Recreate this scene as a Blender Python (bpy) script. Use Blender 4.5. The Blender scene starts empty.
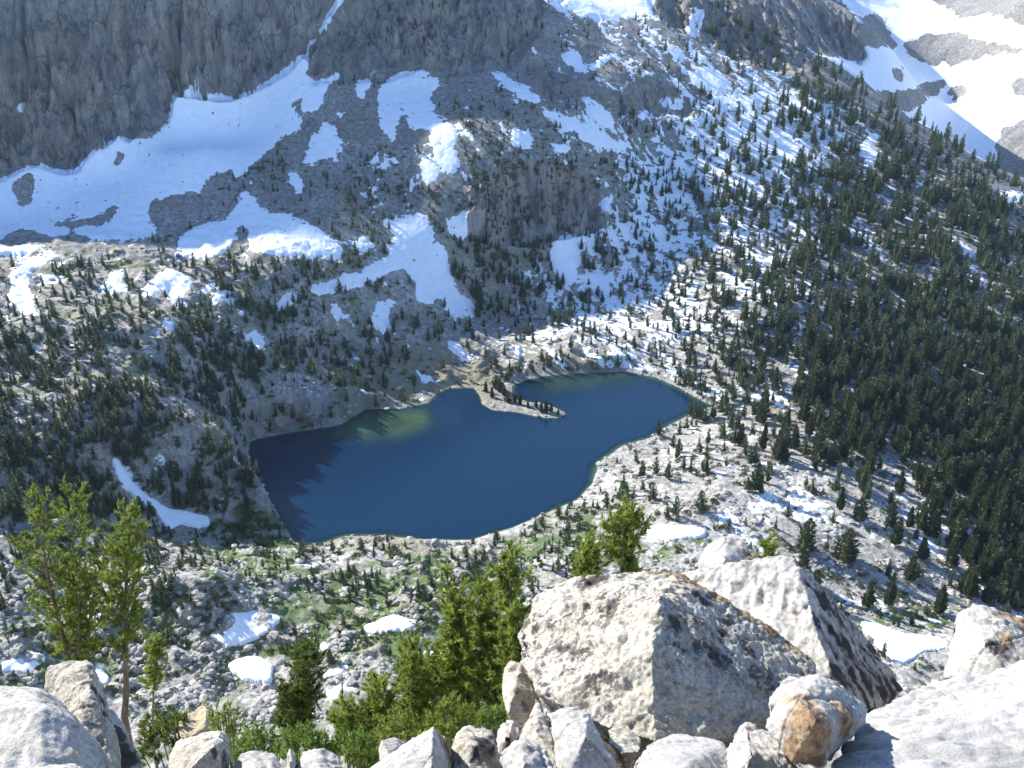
import bpy, bmesh, math, random
import numpy as np
from mathutils import Vector, Matrix
random.seed(7); rng = np.random.default_rng(11)
R = math.radians
S = bpy.context.scene
COL = S.collection

# ------------------------------------------------------------------ camera, sky, sun, exposure
H = 250.0; PITCH = 25.0; F = 1000.0
cam = bpy.data.cameras.new('camera'); cam_ob = bpy.data.objects.new('camera', cam); COL.objects.link(cam_ob)
cam_ob.location = (0, 0, H); cam_ob.rotation_euler = (R(90 - PITCH), 0, 0)
cam.sensor_width = 36; cam.lens = F / 1024 * 36; cam.clip_start = 0.1; cam.clip_end = 12000
S.camera = cam_ob
SUN_AZ = -57.0      # degrees, left of the view direction (+Y)
SUN_EL = 34.0
W = bpy.data.worlds.new('World'); S.world = W; W.use_nodes = True
nt = W.node_tree; bg = nt.nodes['Background']
sky = nt.nodes.new('ShaderNodeTexSky'); sky.sky_type = 'NISHITA'; sky.sun_disc = False
sky.sun_elevation = R(SUN_EL); sky.sun_rotation = R(SUN_AZ); sky.altitude = 3000
sky.air_density = 1.0; sky.dust_density = 0.3; sky.ozone_density = 4.0
nt.links.new(sky.outputs[0], bg.inputs[0]); bg.inputs[1].default_value = 0.15
sl = bpy.data.lights.new('sun', 'SUN'); so = bpy.data.objects.new('sun', sl); COL.objects.link(so)
sl.energy = 5.0; sl.angle = R(0.53); sl.color = (1.0, 0.96, 0.90)
sv = Vector((math.sin(R(SUN_AZ)) * math.cos(R(SUN_EL)), math.cos(R(SUN_AZ)) * math.cos(R(SUN_EL)), math.sin(R(SUN_EL))))
so.rotation_euler = sv.to_track_quat('Z', 'Y').to_euler()
so.location = (-300, 200, 600)
S.view_settings.view_transform = 'Standard'; S.view_settings.look = 'None'
S.view_settings.exposure = 1.08; S.view_settings.gamma = 1; S.view_settings.use_curve_mapping = False
S.cycles.max_bounces = 5; S.cycles.diffuse_bounces = 3; S.cycles.glossy_bounces = 2
S.cycles.transmission_bounces = 2; S.cycles.transparent_max_bounces = 8

# ------------------------------------------------------------------ projection helpers
cP, sP = math.cos(R(PITCH)), math.sin(R(PITCH))
def ray(u, v):
    a = (u - 512) / F; b = -(v - 384) / F
    return np.array([a, cP + b * sP, -sP + b * cP])
def pz(u, v, z): d = ray(u, v); return d * ((z - H) / d[2]) + (0, 0, H)
def py(u, v, y): d = ray(u, v); return d * (y / d[1]) + (0, 0, H)
def pd(u, v, t): return Vector(ray(u, v) * t + (0, 0, H))      # t = depth along the view axis
def project(X, Y, Z):
    dep = np.maximum(Y * cP - (Z - H) * sP, 0.5)
    upc = Y * sP + (Z - H) * cP
    return 512 + F * X / dep, 384 - F * upc / dep, dep

# ------------------------------------------------------------------ noise
_perm = np.random.default_rng(5).permutation(4096).astype(np.int64)
_ang = np.random.default_rng(6).random(4096) * 2 * np.pi
_gx, _gy = np.cos(_ang), np.sin(_ang)
_g3 = np.random.default_rng(8).normal(size=(4096, 3)); _g3 /= np.linalg.norm(_g3, axis=1)[:, None]
def perlin(x, y, seed=0):
    xi = np.floor(x).astype(np.int64); yi = np.floor(y).astype(np.int64)
    fx = x - xi; fy = y - yi
    def g(ix, iy, dx, dy):
        h = _perm[(ix + seed * 57 + _perm[(iy + seed * 131) & 4095]) & 4095]
        return _gx[h] * dx + _gy[h] * dy
    sx = fx * fx * fx * (fx * (fx * 6 - 15) + 10); sy = fy * fy * fy * (fy * (fy * 6 - 15) + 10)
    a = g(xi, yi, fx, fy); b = g(xi + 1, yi, fx - 1, fy)
    c = g(xi, yi + 1, fx, fy - 1); d = g(xi + 1, yi + 1, fx - 1, fy - 1)
    return 1.5 * ((a + (b - a) * sx) * (1 - sy) + (c + (d - c) * sx) * sy)
def fbm(x, y, wl, octv=4, seed=0, gain=0.5, ridged=False):
    out = np.zeros_like(x); amp = 1.0; f = 1.0 / wl; tot = 0
    for o in range(octv):
        n = perlin(x * f, y * f, seed + o * 3)
        if ridged: n = 1 - 2 * np.abs(n)
        out += n * amp; tot += amp; amp *= gain; f *= 2.03
    return out / tot
def perlin3(p, seed=0):
    i = np.floor(p).astype(np.int64); f = p - i
    s = f * f * f * (f * (f * 6 - 15) + 10); out = 0
    for dx in (0, 1):
        for dy in (0, 1):
            for dz in (0, 1):
                h = _perm[(i[:, 0] + dx + seed * 57 + _perm[(i[:, 1] + dy + seed * 31 + _perm[(i[:, 2] + dz) & 4095]) & 4095]) & 4095]
                g = _g3[h]; w = 1
                for k, d in enumerate((dx, dy, dz)): w = w * (s[:, k] if d else 1 - s[:, k])
                out = out + w * (g[:, 0] * (f[:, 0] - dx) + g[:, 1] * (f[:, 1] - dy) + g[:, 2] * (f[:, 2] - dz))
    return 1.6 * out
def worley(x, y, seed=0):
    xi = np.floor(x).astype(np.int64); yi = np.floor(y).astype(np.int64)
    f1 = np.full(x.shape, 9.0); f2 = f1.copy(); h1 = np.zeros(x.shape); cx = np.zeros(x.shape); cy = np.zeros(x.shape)
    for dx in (-1, 0, 1):
        for dy in (-1, 0, 1):
            h = _perm[(xi + dx + seed * 57 + _perm[(yi + dy + seed * 131) & 4095]) & 4095]
            px = xi + dx + (h % 64) / 64.0; py_ = yi + dy + (h // 64) / 64.0
            d = (px - x) ** 2 + (py_ - y) ** 2; c = d < f1
            f2 = np.where(c, f1, np.minimum(f2, d)); h1 = np.where(c, ((h * 7919) % 4096) / 4096.0, h1)
            cx = np.where(c, x - px, cx); cy = np.where(c, y - py_, cy); f1 = np.where(c, d, f1)
    return h1, np.sqrt(f1), np.sqrt(f2), cx, cy
def sstep(a, b, x):
    t = np.clip((x - a) / (b - a), 0, 1); return t * t * (3 - 2 * t)

# ------------------------------------------------------------------ region maps (where on the terrain things lie)
PADX, PADY = 400, 200
MW, MH = 1024 + 2 * PADX, 768 + 2 * PADY
def poly_fill(arr, poly, val):
    P = np.array(poly, float) + (PADX, PADY)
    y0 = max(int(P[:, 1].min()), 0); y1 = min(int(P[:, 1].max()) + 1, MH - 1)
    for yy in range(y0, y1 + 1):
        yc = yy + 0.5; xs = []
        for i in range(len(P)):
            ax, ay = P[i]; bx, by = P[(i + 1) % len(P)]
            if (ay <= yc < by) or (by <= yc < ay): xs.append(ax + (yc - ay) / (by - ay) * (bx - ax))
        xs.sort()
        for a, b in zip(xs[::2], xs[1::2]): arr[yy, max(int(a + .5), 0):max(int(b + .5), 0)] = val
def blur(a, n):
    k = np.ones(2 * n + 1) / (2 * n + 1)
    for _ in range(2):
        for ax in (0, 1):
            pad = [(0, 0), (0, 0)]; pad[ax] = (n, n)
            b = np.pad(a, pad, mode='edge'); c = np.cumsum(b, axis=ax)
            z = np.zeros_like(np.take(c, [0], axis=ax)); c = np.concatenate([z, c], axis=ax)
            L = a.shape[ax]
            a = (np.take(c, range(2 * n + 1, 2 * n + 1 + L), axis=ax) - np.take(c, range(0, L), axis=ax)) / (2 * n + 1)
    return a
def sample(arr, u, v):
    x = np.clip(u + PADX, 0, MW - 1.01); y = np.clip(v + PADY, 0, MH - 1.01)
    xi = x.astype(int); yi = y.astype(int); fx = x - xi; fy = y - yi
    return (arr[yi, xi] * (1 - fx) + arr[yi, xi + 1] * fx) * (1 - fy) + (arr[yi + 1, xi] * (1 - fx) + arr[yi + 1, xi + 1] * fx) * fy
def polymap(polys, n=1):
    a = np.zeros((MH, MW))
    for p in polys:
        if isinstance(p, tuple): poly_fill(a, p[0], p[1])
        else: poly_fill(a, p, 1.0)
    return blur(a, n)
def digits(rows, u, v):
    A = np.array([[int(c) for c in r] for r in rows], float) / 9.0
    x = np.clip(u / 32.0 - 0.5, 0, A.shape[1] - 1.001); y = np.clip(v / 32.0 - 0.5, 0, A.shape[0] - 1.001)
    xi = x.astype(int); yi = y.astype(int); fx = x - xi; fy = y - yi
    return (A[yi, xi] * (1 - fx) + A[yi, xi + 1] * fx) * (1 - fy) + (A[yi + 1, xi] * (1 - fx) + A[yi + 1, xi + 1] * fx) * fy

TREES = ["00000000000033223443244210000011", "00000000002333223432334321100000", "00000000001100001222343346530000",
"00000000000003565432334467766600", "00000004420013565444455567888800", "00000005535654666655555678888888",
"00000002236654776555566778888888", "00003343355555777655556778888887", "34344566665533677656556788888888",
"45555555554333656665666788899988", "66666665665543456655566788999999", "77667666665653445554556677899999",
"76776555433330000002355567899999", "66777655300000000000245454689999", "77777665100000000003343233345799",
"66777644100000000033322222224689", "66665665540000003554211111112578", "55666654434444455543211111112469",
"44422322233433333211111112111147", "32111111111221110000011223233333", "11111111111110000000000122222222",
"11111111111100000000000000000000", "00000000000000000000000000000000", "00000000000000000000000000000000"]
SNOW = ["00000000000000001245433220000000", "00000000000000001223444220000000", "00000000000012211122344430000000",
"00000000001222224334567766300000", "00000000011232432145667664420000", "00000001222343222235676643222200",
"00000000023443001345665543223220", "00111100022332002556665443322222", "33112322111232113555654432222212",
"21123222213222134565554333211111", "10111122112222123455543222211111", "01011111001112233335543222211111",
"00011111112221000000123222211111", "00001111110000000000033322111110", "00001210000000000001133222222111",
"00001211000000000000112321222111", "00000110000000000000011112112211", "00000000111100011111112221111111",
"11000011111111111121111111111111", "11111111111111111111111111111111", "11111111111111111111111111111111",
"00000000000000000000000000000000", "00000000000000000000000000000000", "00000000000000000000000000000000"]
SNOWP = [
 [(-400,190),(-200,180),(0,178),(30,165),(38,160),(60,170),(75,168),(95,150),(118,135),(133,138),(155,136),(168,118),(170,98),(158,86),(172,94),(182,92),(193,76),(200,92),(208,94),(222,86),(228,96),(255,88),(285,70),(305,48),(322,25),(335,0),(340,-30),(350,-30),(346,0),(335,22),(325,38),(312,50),(308,75),(322,80),(335,68),(352,72),(330,85),(318,112),(300,112),(302,130),(292,135),(280,140),(262,158),(248,170),(236,182),(232,170),(215,175),(200,192),(185,192),(150,200),(145,210),(160,228),(150,240),(100,240),(60,238),(20,228),(0,240),(-400,240)],
 ([(14,180),(32,172),(36,182),(33,205),(15,207)],0), ([(48,222),(95,218),(112,205),(125,206),(105,225),(75,228),(52,227)],0),
 ([(68,232),(92,236),(90,243),(64,243)],0), ([(112,165),(126,145),(125,160),(118,170)],0),([(300,85),(303,100),(300,116),(294,112)],0),
 [(8,112),(24,97),(33,103),(25,118),(10,113)], [(95,105),(101,100),(99,106)],
 [(178,255),(180,235),(210,222),(225,225),(240,195),(247,190),(262,210),(290,215),(320,228),(345,250),(335,262),(300,258),(260,255),(230,250),(200,262)],
 ([(228,250),(236,236),(240,226),(250,230),(246,240),(250,252)],0),
 [(300,168),(312,140),(325,120),(340,135),(345,150),(325,160),(310,168)], [(288,172),(300,175),(305,195),(292,190)],
 [(380,85),(400,72),(425,70),(440,80),(430,95),(438,120),(430,132),(408,128),(404,105),(398,120),(398,140),(388,142),(378,115)],
 [(355,75),(362,70),(366,95),(358,100)], [(370,68),(378,66),(380,75),(368,90),(362,97)],
 [(430,128),(445,118),(455,125),(458,150),(455,180),(445,175),(432,150)], [(422,160),(430,152),(440,178),(428,190),(422,178)],
 [(400,215),(425,213),(432,235),(445,252),(456,290),(478,308),(475,320),(452,318),(440,300),(420,303),(415,285),(405,268),(385,275),(350,290),(318,297),(308,290),(340,278),(365,270),(390,255),(395,235)],
 [(352,240),(372,235),(376,250),(356,254)], [(446,215),(470,213),(472,235),(450,240)],
 [(8,300),(12,272),(45,255),(62,250),(50,262),(30,276),(32,296),(42,318),(25,315)], [(-60,252),(0,246),(45,247),(56,251),(0,255)],
 [(142,292),(152,278),(165,270),(176,270),(192,278),(190,290),(182,296),(192,308),(178,313),(172,295),(158,290),(148,300)],
 [(100,288),(113,270),(120,272),(130,292),(115,293),(108,298)], [(235,333),(255,332),(268,342),(262,350),(250,340)],
 [(270,310),(285,295),(297,290),(298,300),(285,312)], [(368,318),(375,303),(398,298),(398,308),(388,315),(392,330),(382,335)],
 [(445,338),(458,345),(470,352),(465,358),(448,350)], [(230,314),(250,310),(248,317),(232,319)], [(210,296),(218,292),(222,302),(214,310)],
 [(158,320),(176,322),(172,332),(164,330)],
 [(485,65),(512,80),(535,95),(545,105),(530,103),(500,85)], [(538,105),(560,115),(600,130),(625,148),(628,155),(612,152),(580,140),(545,118)],
 [(575,90),(600,102),(612,118),(615,130),(600,128),(585,105)], [(555,55),(578,52),(586,68),(612,52),(617,56),(600,68),(585,74),(565,62)],
 [(540,-20),(670,-20),(660,0),(655,12),(640,18),(615,20),(590,18),(560,12),(542,6)], [(686,5),(708,6),(705,30),(695,40),(684,28)],
 [(690,68),(712,68),(735,85),(715,95),(692,85)], [(655,95),(685,95),(690,112),(668,115),(655,105)], [(640,108),(650,105),(652,118),(640,118)],
 [(512,130),(532,135),(538,148),(520,150),(512,145)], [(550,142),(572,146),(570,155),(552,150)],
 [(552,240),(580,235),(582,265),(575,275),(552,278)], [(562,276),(608,274),(612,288),(608,295),(590,282),(562,284)],
 [(588,200),(600,198),(612,210),(608,215),(592,206)],
 [(863,155),(868,135),(880,131),(882,137),(877,150),(880,168),(872,170)], [(768,135),(800,145),(808,160),(790,165),(770,150)],
 [(840,225),(860,232),(888,256),(884,262),(862,245),(842,232)], [(945,235),(962,240),(975,252),(972,262),(950,245)],
 [(975,262),(990,285),(986,290),(968,268)], [(985,195),(1024,190),(1024,205),(1000,202)],
 [(208,640),(225,625),(230,612),(262,610),(283,618),(270,632),(245,645),(222,648)], [(226,668),(240,658),(262,658),(275,665),(272,685),(245,682)],
 [(360,627),(380,622),(395,616),(405,620),(420,620),(415,630),(390,632),(365,633)], [(316,675),(345,664),(352,668),(325,682)],
 [(325,692),(345,683),(358,686),(352,694),(330,702)], [(0,660),(30,652),(48,655),(48,662),(25,675),(0,672)], [(86,612),(98,608),(108,622),(102,632),(86,628)],
 [(96,660),(104,668),(112,680),(100,690)], [(316,645),(335,644),(345,650),(322,652)],
 [(858,620),(870,622),(895,632),(922,636),(950,640),(948,650),(925,652),(905,666),(892,662),(870,640)],
 [(645,530),(660,525),(685,526),(708,530),(705,538),(680,540),(650,543)],  # a white granite slab, drawn as a patch of the snow sheet
 [(110,455),(120,460),(128,480),(150,497),(172,512),(185,512),(210,518),(212,527),(192,528),(165,520),(145,505),(120,485)],
 [(158,520),(164,505),(172,520),(178,528),(168,530)],
 [(420,400),(424,396),(428,402),(424,410),(418,408)], [(396,402),(402,400),(404,407),(397,408)],
]
FARROCK = [ [(900,45),(935,35),(960,32),(975,38),(1010,48),(1024,46),(1024,52),(985,56),(970,62),(935,67),(908,55)], [(928,0),(950,-30),(1100,-30),(1100,22),(1024,24),(985,14),(965,20),(950,10)],
 [(905,92),(930,82),(948,80),(940,95),(915,103)], [(945,95),(965,85),(966,98),(952,100)], [(995,150),(1005,130),(1024,120),(1200,100),(1200,190),(1024,185),(1000,180)],
 [(640,-40),(800,-40),(830,-5),(852,15),(866,28),(867,60),(845,58),(815,52),(812,44),(800,62),(790,72),(760,60)],
 [(862,15),(880,12),(890,30),(900,45),(880,47),(866,44)], [(822,60),(850,78),(880,92),(918,92),(925,102),(915,112),(880,112),(855,100),(835,85)], [(893,68),(903,66),(905,80),(895,82)],
 [(1010,80),(1024,75),(1060,78),(1060,95),(1024,98),(1012,95)] ]
CLIFFP = [ [(-400,-200),(335,-200),(335,0),(322,25),(305,48),(285,70),(255,88),(228,96),(200,92),(170,90),(168,118),(155,136),(133,138),(118,135),(95,150),(75,168),(60,170),(38,160),(0,178),(-400,185)],
 [(312,82),(310,50),(325,35),(345,0),(345,-60),(700,-60),(560,0),(530,40),(512,68),(480,68),(440,75),(420,68),(380,78),(330,78)],
 [(468,235),(470,185),(500,165),(575,165),(600,190),(600,225),(560,235),(520,242)],
 [(640,-60),(830,-60),(852,15),(866,60),(815,52),(800,62),(790,72),(740,60),(650,10)],
 [(525,60),(560,75),(610,95),(650,80),(690,100),(690,115),(620,110),(590,95),(540,95)],
 [(236,440),(240,412),(290,402),(360,396),(370,408),(340,425),(260,440)], [(175,500),(180,470),(230,465),(262,495),(235,520),(190,515)], [(-200,470),(0,400),(30,420),(50,460),(0,480)] ]
GREENP = [ [(130,650),(140,625),(165,628),(200,640),(240,652),(330,648),(330,662),(240,660),(180,650)], [(100,690),(110,675),(150,680),(150,695)],
 [(370,655),(400,640),(420,620),(470,610),(520,600),(560,630),(500,650),(420,665)], [(215,560),(235,515),(262,505),(285,530),(296,550),(300,575),(250,590),(200,590)],
 [(575,560),(640,545),(660,548),(710,535),(712,548),(690,560),(640,562)], [(800,640),(830,625),(870,620),(900,605),(960,600),(990,615),(940,625),(880,630),(840,650)],
 [(250,590),(400,560),(500,560),(510,590),(400,600),(300,610)], [(500,540),(560,520),(600,500),(600,550),(520,575)], [(300,640),(360,600),(440,600),(440,625),(380,650),(300,665)] ]
TANP = [ [(352,400),(356,372),(385,350),(440,345),(480,350),(500,372),(480,388),(430,395),(400,405)], [(555,360),(600,345),(620,365),(640,372),(560,374)], [(670,330),(725,325),(730,345),(680,340)],
 [(740,420),(770,400),(800,400),(800,412),(760,425)], [(300,620),(420,600),(440,620),(420,660),(340,650)] ]
# brightness of the bare granite itself (white talus on the outlet side, grey weathered wall)
PALE = [([(-400,-200),(1424,-200),(1424,240),(-400,240)],0.0), ([(-400,240),(640,240),(640,430),(480,395),(250,410),(250,540),(180,700),(-400,700)],0.65),
 ([(250,530),(520,520),(600,450),(700,400),(1424,500),(1424,900),(250,900)],1.0), ([(640,240),(1424,240),(1424,500),(700,400),(640,380)],0.5), ([(-400,560),(500,560),(500,900),(-400,900)],0.9)]

# ------------------------------------------------------------------ terrain height
LAKE = [(250,440),(300,431),(340,425),(366,409),(400,409),(428,403),(436,394),(450,388),(474,388),(480,396),(482,404),(492,410),(515,412),(545,418),(560,418),(566,413),(552,406),(530,402),(512,398),(512,386),(525,380),(545,376),(580,373),(625,372),(655,377),(680,388),(700,400),(714,406),(695,412),(672,424),(650,438),(622,446),(600,462),(592,484),(577,500),(537,517),(512,528),(470,540),(430,540),(385,536),(345,536),(320,544),(297,547),(286,528),(275,508),(264,498),(256,488),(251,470),(248,455)]
LAKE_W = np.array([pz(u, v, 0)[:2] for u, v in LAKE])
def sdf(X, Y, Pn):
    best = np.full(X.shape, 1e18); inside = np.zeros(X.shape, bool); n = len(Pn)
    for i in range(n):
        ax, ay = Pn[i]; bx, by = Pn[(i + 1) % n]; ex, ey = bx - ax, by - ay
        wx = X - ax; wy = Y - ay
        t = np.clip((wx * ex + wy * ey) / (ex * ex + ey * ey), 0, 1)
        best = np.minimum(best, (wx - t * ex) ** 2 + (wy - t * ey) ** 2)
        c = ((ay > Y) != (by > Y)) & (X < (bx - ax) * (Y - ay) / (by - ay + 1e-12) + ax)
        inside ^= c
    d = np.sqrt(best); return np.where(inside, -d, d)
CZ = [(100,700,27),(300,700,22),(500,700,20),(700,700,18),(900,700,10),(1024,700,5),(-200,650,40),(0,640,36),(100,650,28),(250,640,22),(400,640,18),(500,640,16),(700,640,12),(900,640,4),(1024,640,-3),
(1200,640,-12),(0,580,38),(100,580,30),(190,588,31),(300,590,18),(400,590,12),(500,590,10),(650,590,10),(800,590,4),(950,590,-4),(1024,590,-8),(1200,580,-18),
(400,560,7),(350,552,5),(480,552,4),(600,540,8),(700,520,12),(800,520,10),(900,540,2),(1024,560,-8),(620,480,4),(700,460,9),(800,450,8),(900,480,0),(1024,500,-8),(1250,500,-20),
(740,420,4),(850,410,6),(950,420,2),(1024,420,0),(240,530,4),(200,505,14),(232,470,20),(150,500,22),(100,480,34),(0,500,44),(-200,500,55),(0,440,54),(100,430,46),(200,430,34),(240,412,15),(300,395,14),(350,388,11),
(400,385,4),(450,370,4),(500,365,4),(0,380,60),(100,370,54),(200,360,43),(300,350,26),(400,340,18),(470,340,10),(540,345,8),(600,350,9),(680,358,7),(760,380,8),(-200,380,70),
(0,300,67),(100,290,66),(200,280,61),(300,300,45),(400,300,33),(480,300,19),(-200,260,82),(0,252,73),(100,248,72),(200,248,68),(300,272,57),(400,275,44),(650,300,18),(300,450,-8),(400,450,-12),(500,450,-12),(600,410,-8)]
CY = [(0,215,640),(0,185,665),(100,200,645),(100,165,680),(200,215,625),(200,150,690),(200,100,745),(300,200,640),(300,100,745),(320,30,800),(-200,180,680),(-200,0,740),
(0,150,690),(0,80,712),(0,0,742),(100,120,700),(100,0,752),(200,60,757),(200,0,775),(250,50,775),(270,0,800),(400,80,780),(400,0,830),(340,0,832),(500,0,870),(500,60,820),(400,150,700),(400,200,665),(400,245,628),(450,130,715),
(450,230,650),(520,240,662),(520,172,692),(580,200,695),(580,165,720),(520,130,725),(530,95,765),(540,60,840),(600,115,768),(600,85,810),(600,0,980),(650,220,705),(650,150,775),(650,50,900),(600,270,655),
(700,0,1000),(750,50,960),(750,100,880),(750,200,740),(750,300,600),(790,72,940),(850,112,890),(850,200,770),(850,300,620),(950,170,830),(950,250,700),(950,330,600),(1024,205,780),(1024,300,640),(1200,300,760),(1250,400,600),
(790,10,1080),(830,50,1100),(850,85,1150),(900,120,1180),(900,60,1330),(866,25,1300),(950,150,1280),(1000,185,1220),(950,100,1450),(1024,100,1330),(1024,50,1400),(1024,0,1480),(950,0,1750),(900,10,1720),(1200,80,1180),(1200,0,1300)]
CXYZ = [(-900,860,430),(-750,860,420),(-650,860,412),(-600,860,408),(-540,860,394),(-492,860,370),(-450,860,345),(-410,860,327),(-370,860,318),(-330,860,306),(-290,860,290),(-250,860,281),(-204,860,278),(-152,860,262),(-112,860,240),(-50,862,215),  # unseen ridge above the view, profile shaped so its shadow edge falls right
(-900,950,460),(-650,950,440),(-540,950,420),(-450,950,360),(-350,950,315),(-250,950,290),(-150,950,270),(-60,960,235),(20,960,205),
(-1200,800,480),(-1200,1200,600),(-600,1300,430),(-350,1200,280),(-100,1200,270),(100,1200,240),(0,1800,400),(300,1700,300),
(600,2300,300),(1200,2300,500),(0,2600,700),(-1400,2400,700),(1500,1500,300),(1500,2700,600),(-700,500,120),(-700,300,80),(-300,225,50),(-120,222,30),(0,222,26),(120,222,18),(300,225,4),(700,300,-30),(900,600,-20),(900,900,0),(-600,650,150),(-900,500,220)]
ctl = [pz(*c) for c in CZ] + [py(*c) for c in CY] + [np.array(c, float) for c in CXYZ]
ctl = np.array(ctl)
def kern(dx, dy): return -np.sqrt(dx * dx + dy * dy + 18.0 ** 2)
_n = len(ctl); A = np.zeros((_n + 3, _n + 3))
A[:_n, :_n] = kern(ctl[:, 0][:, None] - ctl[:, 0], ctl[:, 1][:, None] - ctl[:, 1]) - np.eye(_n) * 1.0
A[:_n, _n] = A[_n, :_n] = 1; A[:_n, _n + 1] = A[_n + 1, :_n] = ctl[:, 0] / 1000; A[:_n, _n + 2] = A[_n + 2, :_n] = ctl[:, 1] / 1000
wts = np.linalg.solve(A, np.concatenate([ctl[:, 2], [0, 0, 0]]))
def far_base(X, Y):
    z = wts[_n] + wts[_n + 1] * X / 1000 + wts[_n + 2] * Y / 1000
    for i in range(_n): z = z + wts[i] * kern(X - ctl[i, 0], Y - ctl[i, 1])
    return z
NEAR_Y = [-80, -10, 0, 3, 5, 7, 10, 25, 205, 230, 260]; NEAR_Z = [262, 249, 248.0, 246.1, 244.3, 242.0, 238.6, 222.0, 26, 8, -20]
def base(X, Y):
    zf = far_base(X, Y)
    zn = np.interp(Y, NEAR_Y, NEAR_Z) + 0.02 * np.abs(X)
    w = sstep(215, 245, Y)
    return np.where(Y < 150, zn, np.maximum(zn, zf) * (1 - w) + zf * w)

# grid: fan of columns from behind the viewer, rows spaced evenly as seen in elevation
NC, NR = 1380, 1120
T = np.linspace(-0.80, 0.80, NC)
cc = np.linspace(0, NC - 1, 70).astype(int); OFF = 30.0
fine = np.concatenate([np.linspace(-28, 30, 160)[:-1], np.geomspace(30, 2700, 1400)])
Tc = T[cc][:, None]; Xf = Tc * (fine[None] + OFF); Yf = np.broadcast_to(fine[None], Xf.shape)
Zf = base(Xf, Yf); uf, vf, df = project(Xf, Yf, Zf)
vv = np.clip(vf, -260, 1500); dv = np.abs(np.diff(vv, axis=1))
wt = np.where((vv[:, 1:] > 830), 0.05, 1.0) * np.where(vv[:, 1:] < -40, 0.4, 1.0)
wt = np.where((fine[None, 1:] > 30) & (fine[None, 1:] < 205), 0.25, wt)
ds = dv * wt + 30 * np.abs(np.diff(np.log(fine[None] + 60), axis=1)) + 0.01
cs = np.concatenate([np.zeros((len(cc), 1)), np.cumsum(ds, axis=1)], axis=1); cs /= cs[:, -1:]
q = np.linspace(0, 1, NR)
Yc = np.array([np.interp(q, cs[i], fine) for i in range(len(cc))])
for _ in range(3):   # keep neighbouring columns coherent
    Yc[1:-1] = (Yc[:-2] + 2 * Yc[1:-1] + Yc[2:]) / 4
YY = np.empty((NC, NR))
for j in range(NR): YY[:, j] = np.interp(T, T[cc], Yc[:, j])
XX = T[:, None] * (YY + OFF)
X = XX.ravel(); Y = YY.ravel()
# domain warp gives ribs and buttresses on the walls
Z0 = base(X, Y); U0, V0, D0 = project(X, Y, Z0)
cl0 = sample(polymap(CLIFFP, 4), U0, V0) * (Y > 200)
warp = (fbm(X, Y * 0.25, 60, 4, 3, ridged=True) * 20 + fbm(X + Y * 0.3, Y * .3, 17, 4, 21, 0.6, True) * 7) * np.clip(cl0, 0, 1)
# joint-bounded blocks: each block of the wall stands out or back and is tilted a little
wx_ = X + fbm(X, Z0, 20, 3, 141) * 9; wz_ = Z0 + fbm(X, Z0, 20, 3, 143) * 9
hb1, _f1, _f2, bx1, bz1 = worley(wx_ / 19, wz_ / 34, 3); hb2, _f1, _f2, bx2, bz2 = worley(wx_ / 7.5, wz_ / 13, 5)
small = np.where(V0 > 380, 0.6, 1.0)
warp = warp * np.where(V0 > 380, 0.3, 1) + ((hb1 - 0.5) * 11 + bx1 * (hb1 - 0.4) * 12 + bz1 * 5 + (hb2 - 0.5) * 5 + bx2 * 3 * (hb2 - .5)) * np.clip(cl0 * 1.3, 0, 1) * small
warp = warp * (1 - sstep(200, 245, Z0))
Zb = base(X, Y - warp)
LS = sdf(X, Y, LAKE_W)
rise = np.where(sample(polymap([CLIFFP[5]], 4), U0, V0) > 0.2, 3.5, 3.5 + 9 * sstep(-0.3, 0.4, fbm(X, Y, 35, 2, 151)))
u_, v_, dep = project(X, Y, Zb)
farm = Y > 200
jx = fbm(X, Y, 25, 3, 31) * 5; jy = fbm(X, Y, 25, 3, 37) * 4
us = u_ + jx; vs = v_ + jy
cliff = np.clip(sample(polymap(CLIFFP, 3), us, vs), 0, 1) * farm
green = np.clip(sample(polymap(GREENP, 9), us, vs) * (0.50 + fbm(X, Y, 9, 4, 41, 0.65) * 2.3) + (vs > 540) * (us < 620) * np.clip(fbm(X, Y, 14, 4, 47, 0.6) * 2.0 - 0.1, 0, 0.32) + (us < 360) * (vs > 250) * np.clip(fbm(X, Y, 18, 4, 49, 0.6) * 1.6 - 0.1, 0, 0.4), 0, 1) * farm
tan = np.clip(sample(polymap(TANP, 6), us, vs) + fbm(X, Y, 12, 3, 43) * 0.4 + (us < 560) * (vs > 245) * (vs < 560) * np.clip(0.15 + fbm(X, Y, 30, 4, 45) * 1.8, 0, 0.6), 0, 1) * farm
pale = sample(polymap(PALE, 30), u_, v_)
wall = sstep(560, 640, Y) * (1 - sstep(430, 640, u_)) * (1 - cliff)
bench = farm * (1 - cliff) * (1 - wall)
# rock detail
d_big = fbm(X, Y, 45, 3, 51) * 4.0 * bench * (1 - 0.6 * sstep(0.2, 0.8, green))
d_knob = np.maximum(fbm(X, Y, 22, 3, 57, ridged=True), 0) * 3.0 * bench * (1 - green) * (u_ < 520)
rough = 0.35 + 0.9 * sstep(-0.25, 0.45, fbm(X, Y, 38, 3, 63))
smooth_right = sstep(560, 720, u_)
d_fine = fbm(X, Y, 5.5, 4, 61, 0.65) * 0.95 * farm * rough * (1 - 0.75 * green) * (1 - 0.75 * wall) * (1 - 0.35 * smooth_right)
blocks = np.floor(fbm(X + jx, Y, 14, 3, 71) * 4) / 4 * 2.0 * bench * (1 - green) * rough * (1 - 0.7 * smooth_right)
d_cl = (fbm(X, Zb * 0.35 + Y * 0.2, 9, 4, 67, 0.6, True) * 1.6) * cliff * (1 - sstep(195, 240, Zb))
knob_out = 3.5 * np.exp(-((u_ - 205) / 45) ** 2 - ((v_ - 588) / 11) ** 2)
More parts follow.
